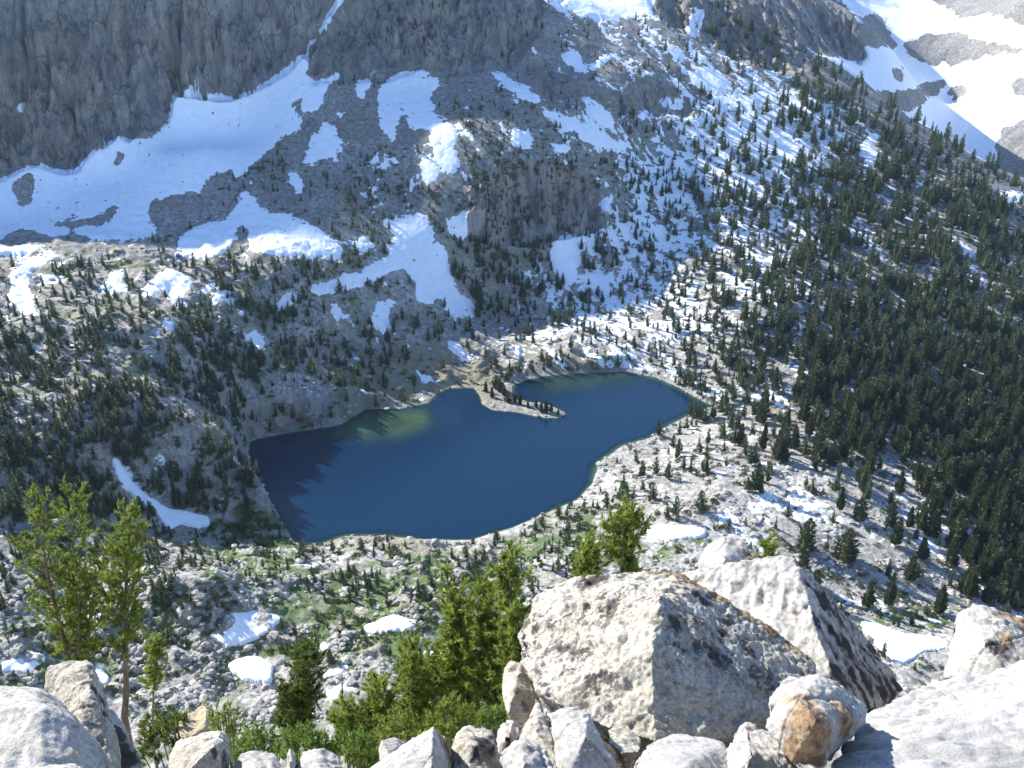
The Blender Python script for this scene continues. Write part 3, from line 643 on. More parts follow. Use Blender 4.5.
# ------------------------------------------------------------------ rocks
def rock_tris(seed):
    r = np.random.default_rng(seed); bm = bmesh.new()
    bmesh.ops.create_icosphere(bm, subdivisions=1, radius=1)
    for v in bm.verts:
        v.co = Vector((v.co.x * (0.8 + r.random() * .5), v.co.y * (0.7 + r.random() * .5), v.co.z * (0.5 + r.random() * .35)))
    bmesh.ops.convex_hull(bm, input=bm.verts); bmesh.ops.triangulate(bm, faces=bm.faces)
    t = np.array([[list(v.co) for v in f.verts] for f in bm.faces]); bm.free(); return t
rk = [rock_tris(400 + k) for k in range(10)]
def granite(name, lo, hi_, spots=0.5, lich=(0.05, 0.05, 0.045), scale=1.0, warm=0.3, bumpd=0.02):
    t = NB(name)
    big = t.noise(1.2 * scale, 5, 0.6, 0.3); mid = t.noise(9 * scale, 6, 0.7); fine = t.noise(60 * scale, 3, 0.7)
    c = t.mix(t.ramp(big, [(0.35, 0.0), (0.62, 1.0)]), lo, hi_)
    c = t.mix(t.math('MULTIPLY', t.ramp(mid, [(0.42, 0.0), (0.6, 1.0)]), warm), c, (0.42, 0.36, 0.22))
    c = t.mix(t.ramp(fine, [(0.36, 0.55), (0.5, 0.0)]), c, (0.13, 0.125, 0.12))
    c = t.mix(t.math('MULTIPLY', t.ramp(t.noise(30 * scale, 6, 0.85), [(0.50, 0.0), (0.57, 1.0)]), min(1.0, spots * 0.8)), c, (0.15, 0.135, 0.115))
    sp = t.noise(7 * scale, 5, 0.75, 0.4)
    sm_ = t.math('MULTIPLY', t.ramp(sp, [(0.51, 0.0), (0.56, 1.0)]), t.ramp(t.noise(1.6 * scale, 3, 0.5), [(0.40, 0.0), (0.55, 1.0)]))
    c = t.mix(t.math('MULTIPLY', sm_, spots), c, lich)
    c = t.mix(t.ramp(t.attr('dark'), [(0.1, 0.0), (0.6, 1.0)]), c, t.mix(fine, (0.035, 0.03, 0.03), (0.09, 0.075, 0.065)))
    rustc = t.ramp(mid, [(0.42, (0.10, 0.055, 0.03)), (0.48, (0.22, 0.125, 0.06)), (0.56, (0.31, 0.22, 0.12))])
    c = t.mix(t.ramp(t.attr('rust'), [(0.1, 0.0), (0.6, 0.92)]), c, rustc)
    h = t.math('ADD', t.math('MULTIPLY', mid, 0.8), t.math('MULTIPLY', fine, 0.35))
    t.bump(h, 0.75, bumpd); t.b.inputs['Roughness'].default_value = 0.9
    return t.col(c)
M_ROCKF = granite('talus_granite', (0.34, 0.33, 0.30), (0.62, 0.60, 0.56), 0.5, scale=0.5, bumpd=0.1)
wr = (0.25 + 0.9 * pale) * np.clip(0.35 + fbm(X, Y, 18, 3, 121) * 2.4, 0, 2) * (LS > -0.5) * (Y > 225) * (polys < 0.5) * (~farz) * (v_ < 740) * (u_ > -150) * (u_ < 1174)
wr *= np.where((v_ < 240) & (u_ < 600), 0.05, 1) * np.where(v_ > 560, 2.2, 1) + (np.abs(LS - 1.5) < 2) * 1.5
wr *= (1 - 0.6 * green); pw3 = wr * ar.ravel(); pw3 /= pw3.sum(); NRK = 14000
ri = rng.choice(len(pw3), NRK, p=pw3)
rs = 0.35 + 0.35 * rng.random(NRK) + 1.3 * rng.random(NRK) ** 7
ru, rv, rdep = u_[ri], v_[ri], dep[ri]
rsz = rs / rdep * ((ru > 5) & (ru < 1019) & (rv > 20) & (rv < 690))
rtop = np.argsort(-rsz)[:150]; rm = np.ones(NRK, bool); rm[rtop] = False
rt_, rtt = place_tris(rk, np.arange(NRK)[rm], X[ri], Y[ri], Zt[ri] + rs * 0.15, rs, rng.random(NRK) * 6.28, 0.9 + rng.random(NRK) * 0.6, rng.random(NRK))
put(link('talus_rocks', tri_mesh('talus_rocks', rt_, [M_ROCKF])), 'countless pale granite blocks littering the slopes and meadow around the lake', 'rubble', kind='stuff')
rk_me = []
for k in range(8):
    bm = bmesh.new(); bmesh.ops.create_icosphere(bm, subdivisions=4, radius=1); bm.normal_update()
    co = np.array([v.co[:] for v in bm.verts]); pl_r = np.random.default_rng(500 + k)
    pls = pl_r.normal(size=(11, 3)); pls /= np.linalg.norm(pls, axis=1)[:, None]; ds_ = 0.55 + 0.35 * pl_r.random(11)
    rad = np.min(np.where(co @ pls.T > 0.05, ds_ / np.maximum(co @ pls.T, 0.05), 9), axis=1); rad = np.minimum(rad, 1.15)
    rad = rad * (1 + 0.10 * perlin3(co * 2.5 + k * 7) + 0.05 * perlin3(co * 7 + k * 3))
    co2 = co * rad[:, None] * np.array([1.1, 0.9, 0.75])
    for v, c_ in zip(bm.verts, co2): v.co = c_
    me = bpy.data.meshes.new('valley_boulder'); bm.to_mesh(me); bm.free(); me.materials.append(M_ROCKF)
    me.polygons.foreach_set('use_smooth', np.full(len(me.polygons), False)); rk_me.append(me)
for i in rtop:
    u, v = ru[i], rv[i]
    if u < 260 and v > 560: lab, grp = 'pale boulder near the rounded outcrop and snow patches left of the near meadow', 'boulders around the near-left outcrop'
    elif v > 560 and u < 560: lab, grp = 'pale boulder in the green meadow between the lake and the foreground bushes', 'boulders in the near meadow'
    elif u > 560 and v > 440: lab, grp = 'white boulder on the pale talus right of the lake', 'boulders on the right talus'
    elif v > 440: lab, grp = 'grey boulder on the shore left of the lake', 'boulders left of the lake'
    else: lab, grp = 'pale boulder on the broken ground beyond the lake', 'boulders beyond the lake'
    o = link('valley_boulder', rk_me[int(rng.integers(8))]); o.location = (X[ri[i]], Y[ri[i]], Zt[ri[i]] + rs[i] * 0.3)
    o.rotation_euler = (rng.normal(0, .3), rng.normal(0, .3), rng.random() * 6.28); o.scale = (rs[i] * 1.2,) * 3
    put(o, lab, 'boulder', grp)

# ------------------------------------------------------------------ foreground boulders
GR = {'pale_granite': granite('granite_white', (0.38, 0.365, 0.34), (0.60, 0.58, 0.55), 0.6),  # near-white speckled granite, the stone's own colour
      'lichen': granite('granite_lichened', (0.46, 0.43, 0.36), (0.68, 0.65, 0.57), 0.85, (0.07, 0.06, 0.055), 1.2, 0.5, 0.03),
      'grey': granite('granite_grey', (0.40, 0.39, 0.37), (0.58, 0.56, 0.52), 0.5, warm=0.4),
      'tan': granite('granite_tan', (0.42, 0.33, 0.20), (0.60, 0.50, 0.34), 0.2),
      'slab': granite('granite_slab', (0.33, 0.325, 0.31), (0.54, 0.53, 0.515), 0.4, warm=0.15)}
def boulder(pts, label, mat='pale_granite', rust=(), dark=(), vox=0.014, amp=0.035, smooth=2, seed=0, streak=None, rough=0.65, shade_streaks=False):
    P = [pd(*p) for p in pts]
    bm = bmesh.new()
    for p in P: bm.verts.new(p)
    bmesh.ops.convex_hull(bm, input=bm.verts)
    loose = [v for v in bm.verts if not v.link_faces]; bmesh.ops.delete(bm, geom=loose, context='VERTS')
    me = bpy.data.meshes.new('tmp'); bm.to_mesh(me); bm.free()
    ob = bpy.data.objects.new('tmp', me); COL.objects.link(ob)
    m = ob.modifiers.new('r', 'REMESH'); m.mode = 'VOXEL'; m.voxel_size = vox
    m = ob.modifiers.new('s', 'SMOOTH'); m.factor = 0.5; m.iterations = smooth
    dg = bpy.context.evaluated_depsgraph_get(); dg.update()
    nm = bpy.data.meshes.new_from_object(ob.evaluated_get(dg)); bpy.data.objects.remove(ob)
    n = len(nm.vertices); co = np.empty(n * 3, np.float32); nm.vertices.foreach_get('co', co); co = co.reshape(-1, 3).astype(float)
    no = np.empty(n * 3, np.float32); nm.vertices.foreach_get('normal', no); no = no.reshape(-1, 3)
    q_ = co + seed * 3.7
    big = perlin3(q_ * 1.5, 1) * 0.030 - np.abs(perlin3(q_ * 2.2, 2)) * 0.030 + np.round(perlin3(q_ * 1.9 + 4, 14) * 3) / 3 * 0.035
    r1 = 1 - np.abs(perlin3(q_ * (1.1, 1.1, 0.8), 3)) * 2; crack = -np.clip(r1 - 0.95, 0, 1) * 0.5
    f = perlin3(q_ * (5, 5, 8), 4) * 0.016 - np.abs(perlin3(q_ * (13, 13, 18), 5)) * 0.016 + perlin3(q_ * 32, 6) * 0.008 + perlin3(q_ * 62, 11) * 0.005
    pit = -np.clip(perlin3(q_ * 8 + 9, 7) - 0.25, 0, 1) * 0.05
    d = (big * (amp / 0.035) + (crack + f + pit) * rough)
    if streak is not None:
        a = np.array(streak[0]); a = a / np.linalg.norm(a); al = co @ a
        perp = co - al[:, None] * a; qq = perp * 14 + (al * 1.6)[:, None] * a
        d = d + perlin3(qq, 8) * streak[1]
    co = co + no * d[:, None]
    nm.vertices.foreach_set('co', co.astype(np.float32).ravel())
    def blobs(L):
        out = np.zeros(n)
        for (p, r_) in L:
            c_ = np.array(pd(*p)); dist = np.linalg.norm(co - c_, axis=1) / (r_ * 1.35)
            out = np.maximum(out, np.clip(1.25 - dist + perlin3(q_ * 7, 9) * 0.6 + perlin3(q_ * 22, 10) * 0.35, 0, 1))
        return out
    dk = blobs(dark)
    if shade_streaks:
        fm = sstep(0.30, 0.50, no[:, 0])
        dk = np.maximum(dk, fm * np.clip(0.30 + perlin3(qq * 0.9 + 5, 12) * 1.3 + perlin3(q_ * 20, 13) * 0.5, 0, 1))  # dark streaks on the right-facing side, also putting its shade into the colour
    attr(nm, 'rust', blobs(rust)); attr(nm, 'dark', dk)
    nm.polygons.foreach_set('use_smooth', np.full(len(nm.polygons), True))
    nm.materials.clear(); nm.materials.append(GR[mat]); nm.update()
    org = Vector(co.min(axis=0)) * 0.5 + Vector(co.max(axis=0)) * 0.5; org.z = float(co[:, 2].min())
    nm.transform(Matrix.Translation(-org))
    o = link('boulder', nm); o.location = org; o.name = 'boulder'
    return put(o, label, 'boulder', 'boulders of the foreground ledge')
boulder([(660,592,7.1),(652,650,6.7),(655,744,6.35),(513,632,7.7),(518,662,7.4),(537,694,7.05),(607,730,6.6),(530,598,7.9),(567,578,8.0),(597,575,8.1),(645,574,8.0),(680,573,7.9),(716,591,7.8),(780,634,7.7),(816,664,7.6),(806,700,7.1),(768,718,6.9),(727,740,6.6),
 (560,600,9.2),(700,610,9.4),(800,690,8.9),(530,660,8.8),(600,770,7.4),(760,770,7.4),(560,720,7.8)],
 'huge lichened boulder with an orange-stained top edge, the biggest in the foreground', 'lichen',
 rust=[((690,577,7.8),.13),((715,592,7.75),.10),((745,612,7.7),.09),((770,628,7.7),.09),((795,648,7.65),.10),((660,574,7.9),.08)],
 dark=[((598,585,7.9),.13),((590,592,7.8),.10),((700,605,7.5),.07),((672,628,7.0),.06),((690,632,7.1),.05),((725,632,7.25),.05),((708,655,7.0),.06),((752,650,7.2),.05),((560,640,7.2),.07),((545,620,7.5),.05),((700,680,6.9),.05),((760,672,7.0),.04)], vox=0.013, amp=0.04, seed=1, rough=1.15)
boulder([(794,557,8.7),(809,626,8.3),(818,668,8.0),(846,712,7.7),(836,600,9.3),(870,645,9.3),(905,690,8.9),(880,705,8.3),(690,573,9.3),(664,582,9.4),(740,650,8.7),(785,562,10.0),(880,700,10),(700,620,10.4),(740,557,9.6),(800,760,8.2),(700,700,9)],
 'pointed granite boulder with a dark streaked right face behind the huge lichened one', 'pale_granite', dark=[((862,660,8.8),.10),((842,640,8.8),.07)], seed=2, vox=0.016, streak=((0.25, -0.5, -0.8), 0.035), rough=0.7, shade_streaks=True, smooth=2)
boulder([(695,565,10.6),(704,546,10.6),(725,534,10.8),(745,540,10.8),(754,556,10.6),(772,576,10.4),(700,600,10.4),(760,600,10.2),(715,545,11.6),(750,560,11.6),(725,560,10.0)], 'small rounded pale boulder peeking out behind the pointed one', 'pale_granite', rust=[((750,553,10.5),.08)], seed=3, vox=0.02)
boulder([(788,677,5.7),(820,673,5.7),(841,684,5.7),(845,697,5.6),(867,705,5.7),(869,720,5.6),(856,734,5.5),(820,768,5.2),(793,760,5.15),(766,728,5.3),(770,698,5.5),(800,700,5.15),(818,720,5.0),(800,690,6.3),(850,710,6.3),(830,760,6.0),(780,740,6.0)],
 'boulder with an orange-brown stained face resting against the white slab', 'pale_granite', rust=[((800,722,5.05),.17),((815,738,5.05),.16),((785,725,5.1),.12),((848,722,5.35),.10),((808,750,5.1),.14)], dark=[((771,712,5.4),.03)], vox=0.01, seed=4, rough=0.8, amp=0.018, smooth=1)
boulder([(866,716,6.5),(905,692,7.0),(945,681,7.2),(1024,658,7.5),(1300,590,8.0),(822,778,5.1),(800,880,4.5),(1024,950,3.7),(1300,950,3.6),(905,800,8),(1300,800,9.5),(1100,760,9)],
 'broad smooth white granite slab filling the lower right corner', 'slab', vox=0.022, seed=5, rough=0.6, amp=0.03, streak=((1.0, 0.25, 0.35), 0.03))
boulder([(956,634,9.0),(959,613,9.1),(973,606,9.2),(992,613,9.1),(1018,618,9.0),(1060,630,9.0),(1100,680,8.6),(947,650,8.8),(944,678,8.5),(1030,700,8.0),(985,640,8.5),(990,640,10),(1080,660,10.2),(950,690,9.6)],
 'pinkish rough boulder behind the white slab at the right edge', 'pale_granite', rust=[((1015,622,9.0),.10),((1005,640,8.6),.06),((985,617,9.1),.05)], dark=[((1000,650,8.5),.08)], seed=6, vox=0.016, rough=0.9, amp=0.05)
boulder([(-160,690,6.4),(-160,722,5.2),(0,680,6.4),(42,682,6.4),(0,706,5.3),(36,704,5.3),(72,722,5.35),(92,729,6.0),(126,772,5.6),(142,850,5.1),(-160,900,4.3),(60,900,4.3),(0,740,7.4),(110,790,7.0),(-160,740,7.4)],
 'massive grey boulder with a sunlit top in the lower left corner', 'grey', seed=7, vox=0.016, rust=[((112,752,5.6),.07),((100,742,5.7),.05),((120,765,5.5),.05)], rough=0.7, amp=0.03)
boulder([(47,667,7.2),(67,660,7.3),(88,657,7.3),(98,668,7.2),(106,690,7.1),(123,750,6.7),(128,800,6.4),(42,688,7.1),(56,705,6.9),(90,690,6.8),(70,760,6.5),(60,680,8.2),(100,690,8.0),(110,780,7.6)],
 'upright cracked boulder standing behind the massive grey one at the left', 'lichen', dark=[((95,690,6.9),.04),((100,700,6.9),.04),((88,668,7.1),.03),((86,682,6.95),.03),((92,705,6.8),.03),((104,716,6.8),.03)], seed=8, vox=0.012, amp=0.03)
boulder([(110,708,7.6),(124,722,7.5),(144,760,7.2),(150,800,7.0),(112,740,7.1),(120,800,6.8),(100,720,8.2),(140,780,8.0)], 'narrow dark-sided boulder right of the upright cracked one', 'grey', dark=[((118,735,7.2),.12),((124,752,7.1),.12)], seed=9)
boulder([(30,768,4.9),(40,764,4.9),(70,762,4.9),(84,767,4.9),(90,800,4.7),(25,800,4.7),(50,790,4.4),(60,775,5.4)], 'small white stone at the bottom edge in front of the massive grey boulder', 'pale_granite', seed=10)
boulder([(164,762,6.1),(176,742,6.2),(190,739,6.2),(221,731,6.3),(226,740,6.2),(227,790,5.9),(160,800,5.7),(205,752,5.8),(185,745,7.0),(222,745,7.0),(200,800,6.8)], 'square-topped grey boulder among the dark bushes at lower left', 'lichen', seed=11, dark=[((222,748,6.0),.04)])
boulder([(230,768,6.2),(236,755,6.3),(256,752,6.3),(278,757,6.3),(284,770,6.2),(284,800,6),(228,800,6),(255,775,5.8),(255,760,7.0)], 'low speckled white rock between the square-topped boulder and a standing stone', 'pale_granite', seed=12)
boulder([(283,768,6.2),(284,752,6.2),(290,746,6.2),(297,752,6.2),(300,770,6.1),(298,800,6),(282,800,6),(291,760,6.0),(291,760,6.6)], 'narrow standing white stone at the bottom edge, smallest of the ledge', 'pale_granite', seed=13, vox=.01, rough=0.6)
boulder([(298,766,6.2),(302,753,6.3),(320,750,6.3),(338,757,6.3),(344,768,6.2),(346,800,6),(296,800,6),(320,768,5.9),(320,765,7.0)], 'rounded white rock right of the narrow standing stone', 'pale_granite', seed=14)
boulder([(178,722,11.2),(187,712,11.3),(203,700,11.4),(208,700,11.4),(206,725,11.1),(180,745,10.9),(208,760,10.9),(200,712,12.2)], 'small orange-tan triangular rock in front of the thin sapling', 'tan', seed=15)
boulder([(433,726,5.75),(389,760,5.55),(366,770,5.6),(448,741,5.9),(455,790,5.6),(370,800,5.2),(432,800,5.1),(440,740,6.6),(400,770,6.5),(450,800,6.5)], 'sharp-edged leaning wedge of grey rock right of the bushes', 'grey', seed=16, vox=.01, rough=0.5, amp=0.015, rust=[((445,750,5.8),.08)])
boulder([(378,750,6.8),(381,740,6.8),(395,737,6.9),(408,744,6.9),(408,755,6.8),(395,765,6.5),(380,770,6.6),(395,748,7.4),(405,775,6.9)], 'small smooth white stone behind the leaning wedge', 'pale_granite', seed=17, vox=.01, rough=0.4, amp=0.015)
boulder([(407,742,7.2),(413,735,7.3),(419,738,7.3),(420,750,7.2),(408,755,7.1),(413,742,7.6),(414,760,7.0)], 'tiny pale stone above the leaning wedge', 'pale_granite', seed=18, vox=.01, rough=0.4, amp=0.01)
boulder([(450,768,5.9),(452,741,6.0),(468,727,6.2),(491,731,6.2),(498,750,6.0),(502,800,5.7),(452,800,5.6),(475,745,5.8),(475,735,7.0),(495,760,7.0)], 'knobbly white boulder with dark patches between the wedge and the pale point', 'lichen', seed=19, dark=[((485,742,5.95),.06),((478,752,5.8),.05),((495,740,6.1),.05)], rough=1.4)
boulder([(492,740,6.7),(500,722,6.9),(514,716,6.9),(522,728,6.8),(520,760,6.5),(495,770,6.4),(508,735,6.5),(510,725,7.4)], 'dark-blotched rock squeezed at the left foot of the huge boulder', 'grey', seed=20, dark=[((505,735,6.5),.10)], rough=1.3)
boulder([(520,728,6.4),(537,697,6.7),(545,712,6.5),(560,760,6.0),(556,790,5.9),(524,790,6.0),(535,730,6.2),(545,720,7.0),(520,745,6.9)], 'grey triangular slab standing against the huge boulder', 'lichen', seed=21, rough=0.8, amp=0.02)
boulder([(548,714,6.0),(573,707,6.1),(590,710,6.1),(597,727,5.95),(619,768,5.6),(620,800,5.5),(560,800,5.3),(551,735,5.75),(560,760,5.5),(586,735,5.6),(580,720,6.8),(610,780,6.6)], 'flat-faced bright white block at the foot of the huge boulder', 'pale_granite', seed=22, vox=.01, rough=0.6, amp=0.02)
boulder([(496,754,5.5),(521,733,5.7),(545,748,5.6),(562,772,5.4),(560,810,5.2),(492,810,5.1),(525,760,5.2),(520,750,6.2)], 'low white rock at the bottom edge left of the flat-faced block', 'pale_granite', seed=23, rough=0.9)
boulder([(607,730,6.3),(614,726,6.4),(629,724,6.4),(645,742,6.2),(640,752,6.0),(622,754,5.9),(608,742,6.1),(625,735,6.9),(625,775,6.2)], 'small rock wedged under the middle of the huge boulder', 'lichen', seed=24, vox=.01, rough=0.6, amp=0.02, rust=[((620,752,5.9),.06)])
boulder([(630,762,5.7),(645,748,5.9),(671,736,6.1),(700,735,6.15),(724,740,6.1),(735,768,5.8),(730,810,5.5),(630,810,5.3),(680,770,5.4),(690,745,6.8)], 'smooth rounded white slab at the bottom below the huge boulder', 'slab', seed=25, rough=0.4, amp=0.03)
boulder([(724,746,5.7),(745,718,5.95),(765,730,5.85),(792,752,5.6),(810,772,5.5),(800,810,5.3),(722,810,5.1),(750,750,5.35),(760,745,6.5),(730,768,6.3)], 'jagged white rock left of the orange-faced boulder', 'pale_granite', seed=26, rough=1.1)
boulder([(505,665,8.2),(510,660,8.3),(523,661,8.3),(540,690,8.0),(530,715,7.6),(506,716,7.6),(500,690,7.9),(515,690,7.6),(520,670,9.0),(520,740,7.9)], 'pale boulder tucked behind the left side of the huge one', 'lichen', seed=27)

# ------------------------------------------------------------------ foreground pines and bushes
def tuft(out, p, d, r, n, ln, wd):
    d = d / (np.linalg.norm(d) + 1e-9)
    a = np.cross(d, r.normal(size=3)); a /= np.linalg.norm(a) + 1e-9; b = np.cross(d, a)
    for i in range(n):
        t = r.random(); an = r.random() * 6.283; sp = 0.55 + 0.45 * r.random()
        side = math.cos(an) * a + math.sin(an) * b
        nd = d * (0.55 + 0.5 * t) + side * sp * (1.1 - 0.6 * t); nd /= np.linalg.norm(nd)
        base_ = p - d * ln * (1.2 * (1 - t)); w_ = np.cross(nd, r.normal(size=3)); w_ *= wd / (np.linalg.norm(w_) + 1e-9)
        out.append([base_ - w_, base_ + w_, base_ + nd * ln * (0.8 + 0.5 * r.random())])
def pine(u, vtop, vbase, depth, wpx, label, seed, bare=0.1, limbs=34, mat=None, tilt=0.0, stems=1, cat='pine tree', name='whitebark_pine', dens=1.0, shape=0.5, trunk_r=None):
    r = np.random.default_rng(seed); base_p = np.array(pd(u + tilt, vbase, depth)); top_p = np.array(pd(u, vtop, depth))
    gz = float(np.interp(base_p[1], NEAR_Y, NEAR_Z)); 
    w0 = (384 - vtop) / F; wz = base_p[1] * (w0 * cP - sP) / (cP + w0 * sP); dtop = base_p[1] * cP - wz * sP
    top_p = np.array([(u - 512) / F * dtop, base_p[1], H + wz])
    Hh = top_p[2] - base_p[2]; Rw = wpx / 2 / 1000 * depth
    extra = max(0.0, base_p[2] - gz)
    e = root(name, (base_p[0], base_p[1], base_p[2] - extra), label, cat)
    off = np.array([0, 0, extra]); wood = []; tris = []
    tr0 = trunk_r or 0.028 * Hh ** 0.9
    for sidx in range(stems):
        a0 = r.random() * 6.28; lean = (0 if stems == 1 else Rw * 0.6 * r.random() ** 0.5)
        hh = Hh * (1 if sidx == 0 else 0.6 + 0.38 * r.random())
        topx = (top_p - base_p)[:2] * [1, 0] + lean * np.array([math.cos(a0), math.sin(a0)])
        def tp(t): return off + np.array([topx[0] * t ** 0.8 + math.sin(t * 5 + seed) * 0.03 * Hh * 0.4, topx[1] * t ** 0.8 + math.cos(t * 4 + seed) * 0.01 * Hh, hh * t])
        pts = [np.array([0, 0, -0.2])] + [tp(t) for t in np.linspace(0, 1, 9)]
        rr = [tr0 * 1.1] + [tr0 * (1 - 0.85 * t) / (stems ** 0.4) for t in np.linspace(0, 1, 9)]
        wood.append(tube(pts, rr, 7))
        nl = int(limbs / stems ** 0.6)
        for i in range(nl):
            t = bare + (0.99 - bare) * (i + r.random()) / nl; s0 = tp(t)
            tt = (t - bare) / (1 - bare)
            prof = (math.sin(min(1, tt * 1.35 + 0.22) * math.pi * 0.5) * (1 - tt) ** shape) * (0.6 + 0.6 * r.random())
            L = Rw * (0.95 if stems == 1 else 0.55) * max(prof, 0.12); az = i * 2.4 + r.normal(0, .5)
            el = 0.25 + 0.65 * tt + r.normal(0, .15)
            d0 = np.array([math.cos(az) * math.cos(el), math.sin(az) * math.cos(el), math.sin(el)])
            e1 = s0 + d0 * L * 0.6; e2 = e1 + (d0 * 0.6 + np.array([0, 0, 0.75])) * L * 0.5
            wood.append(tube([s0, e1, e2], [tr0 * 0.28 * (1 - tt * .6), tr0 * 0.16, tr0 * 0.05], 4))
            ns = max(4, int(L / 0.055 * dens))
            for k in range(ns):
                f = 0.3 + 0.75 * (k + r.random()) / ns; c = s0 + (e1 - s0) * min(f / 0.6, 1) + (e2 - e1) * max(0, (f - 0.6) / 0.45)
                dd_ = np.array([d0[0], d0[1], 0.9]) + r.normal(0, .55, 3); dd_ /= np.linalg.norm(dd_)
                sl_ = (0.10 + 0.16 * r.random()) * min(1.0, 0.5 + L)
                c = c + r.normal(0, 0.06 + 0.05 * L, 3)
                for kk in (0.35, 0.7, 1.0): tuft(tris, c + dd_ * sl_ * kk, dd_, r, 13, 0.095, 0.0115)
        tuft(tris, tp(1.0) , np.array([0, 0, 1.0]), r, 30, 0.09, 0.008)
    V, Fc = join(wood)
    link('trunk', mesh_object('trunk', V, Fc, True, [M_BARK]), e)
    tr__ = np.array(tris); tint_ = np.repeat(r.random(len(tr__)) ** 2, 3)
    link('crown', tri_mesh('crown', tr__, [mat or M_PINE], tint_), e)
pine(70, 498, 690, 26, 96, 'bushy yellow-green pine at far left with a spreading lopsided crown', 1, 0.2, 60, stems=4, dens=1.15, shape=0.25)
pine(128, 512, 715, 25, 60, 'slim yellow-green pine with a bare lower trunk beside the bushy left one', 2, 0.34, 54, tilt=-6, dens=1.1, shape=0.35, trunk_r=0.085)
pine(153, 640, 745, 20, 22, 'thin little sapling with a small tuft of needles above the dark bushes', 3, 0.55, 16, cat='sapling', name='pine_sapling', trunk_r=0.03)
pine(296, 640, 745, 21, 74, 'dense dark green pine standing alone left of centre', 4, 0.02, 60, mat=M_PINED, stems=4, dens=1.3, shape=0.3)
pine(500, 546, 740, 17, 88, 'tallest of the bright pines left of the huge boulder', 5, 0.12, 60, stems=3, dens=1.4, shape=0.3)
pine(466, 572, 745, 18, 84, 'full bright green pine left of the tallest one in the clump', 6, 0.05, 60, stems=3, dens=1.4, shape=0.3)
pine(428, 632, 745, 19, 70, 'shorter bright green pine at the left end of the clump by the huge boulder', 7, 0.05, 46, stems=3, dens=1.4, shape=0.3)
pine(628, 512, 600, 16, 52, 'sparse candelabra-shaped pine showing above the huge boulder', 8, 0.35, 22, stems=7, dens=0.28, shape=0.0, trunk_r=0.06)
pine(582, 540, 600, 16, 34, 'small bright pine top just left of the candelabra-shaped pine', 9, 0.15, 18, stems=3, dens=0.4, shape=0.3)
pine(768, 542, 590, 17, 16, 'tiny pine tip showing beside the pointed boulder apex', 10, 0.1, 14, dens=0.8)
pine(366, 690, 770, 16, 84, 'broad low pine bush with pale twigs between the lone pine and the clump', 11, 0.02, 50, stems=5, dens=1.0, shape=0.25, cat='pine bush', name='pine_bush')
def bush(u, v, depth, wpx, hpx, label, seed, mat, group=None):
    r = np.random.default_rng(seed); c = np.array(pd(u, v, depth)); Rw = wpx / 2000 * depth; Hh = hpx / 1000 * depth * 1.1
    gz = float(np.interp(c[1], NEAR_Y, NEAR_Z)); low = max(0.0, c[2] - Hh - gz)
    e = root('green_bush', (c[0], c[1], c[2] - Hh - low), label, 'bush', group); tris = []; wood = []
    for i in range(int(90 + Rw * Hh * 170)):
        a = r.random() * 6.28; q_ = r.random() ** 0.5
        top = Hh * (1 - 0.55 * q_ ** 2) * (0.65 + 0.4 * r.random())
        p = np.array([math.cos(a) * q_ * Rw, math.sin(a) * q_ * Rw * 0.8, low + top * (0.25 + 0.75 * r.random() ** 0.6)])
        d = np.array([math.cos(a) * q_ * .6, math.sin(a) * q_ * .6, 1.0]) + r.normal(0, .3, 3)
        tuft(tris, p, d, r, 16, 0.075, 0.010)
        if i % 8 == 0: wood.append(tube([(p[0] * .15, p[1] * .15, 0), p * np.array([.7, .7, .6]), p], [.02, .012, .004], 4))
    V, Fc = join(wood); link('stems', mesh_object('stems', V, Fc, True, [M_BARK]), e)
    tr__ = np.array(tris); link('foliage', tri_mesh('foliage', tr__, [mat], np.repeat(r.random(len(tr__)) ** 2, 3)), e)
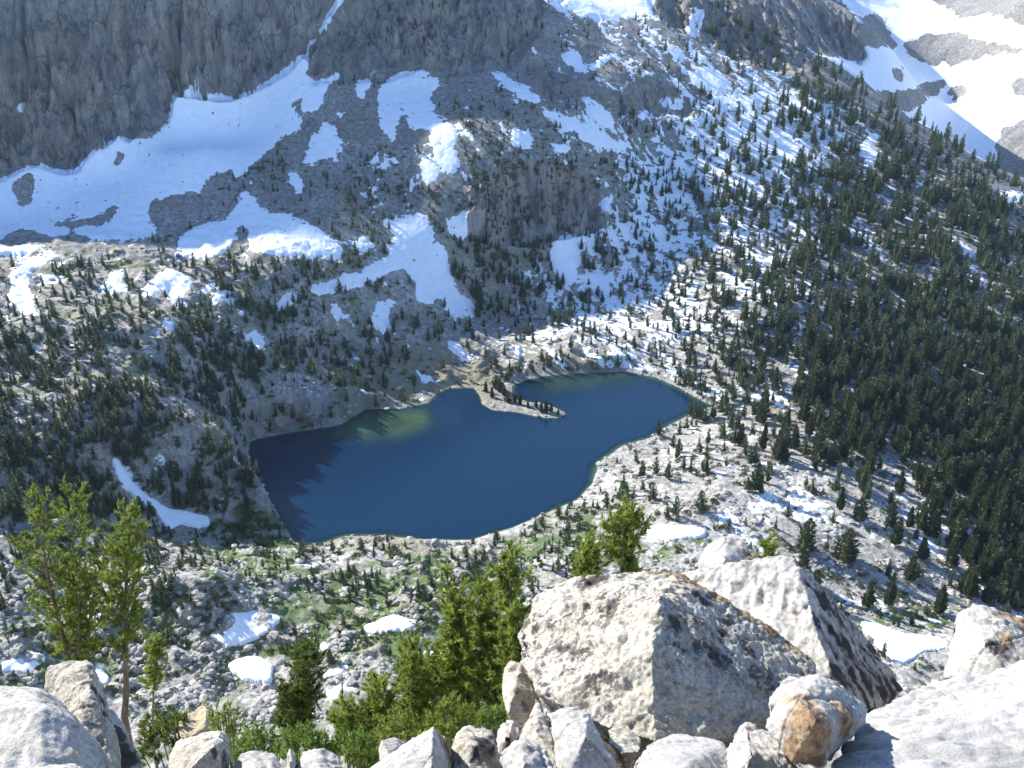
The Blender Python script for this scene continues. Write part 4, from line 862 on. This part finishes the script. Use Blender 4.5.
pine(512, 566, 742, 16, 60, 'bright pine pressed against the left edge of the huge boulder', 12, 0.05, 44, stems=3, dens=1.1, shape=0.25)
pine(447, 600, 745, 18, 66, 'bright green pine filling the middle of the clump left of the huge boulder', 13, 0.03, 50, stems=3, dens=1.2, shape=0.25)
pine(410, 655, 750, 18, 44, 'low leafy pine at the outer left edge of the clump', 14, 0.03, 34, stems=3, dens=1.1, shape=0.25)
bush(165, 700, 11, 70, 70, 'dark green bush between the upright boulder and the square-topped one', 20, M_PINED)
bush(215, 700, 14, 56, 60, 'green bush behind the square-topped boulder', 21, M_PINE)
bush(253, 718, 13, 50, 60, 'bright green bush right of the square-topped boulder', 22, M_BUSH)
bush(300, 722, 12, 70, 60, 'bright green bush at the foot of the lone dark pine', 23, M_BUSH)
bush(350, 728, 12, 70, 50, 'bright green low bush behind the rounded white rock', 24, M_BUSH)
bush(400, 706, 14, 60, 60, 'green bush left of the leaning wedge rock', 25, M_PINE)
bush(450, 690, 14, 60, 60, 'bright green bush under the clump of pines', 26, M_PINE)
bush(492, 700, 12, 40, 50, 'bright green bush at the left foot of the huge boulder', 27, M_BUSH)

# ------------------------------------------------------------------ haze: a closed box of thin air round everything
hm = bpy.data.materials.new('haze'); hm.use_nodes = True; hn = hm.node_tree; hn.nodes.remove(hn.nodes['Principled BSDF'])
hv = hn.nodes.new('ShaderNodeVolumePrincipled'); hv.inputs['Color'].default_value = (0.55, 0.75, 1.0, 1); hv.inputs['Density'].default_value = 0.00004
hv.inputs['Anisotropy'].default_value = 0.2
hn.links.new(hv.outputs[0], hn.nodes['Material Output'].inputs['Volume'])
zlo = float(Zt.min()) - 2; zhi = float(max(Zt.max(), 260)) + 5
bm = bmesh.new(); bmesh.ops.create_cube(bm, size=1)
for v in bm.verts: v.co = (v.co.x * 5000, v.co.y * 3400 + 1200, zlo if v.co.z < 0 else zhi)
me = bpy.data.meshes.new('haze'); bm.to_mesh(me); bm.free(); me.materials.append(hm)
o = link('haze', me); o['kind'] = 'stuff'; o['label'] = 'thin blue mountain haze filling the air'; o['category'] = 'haze'
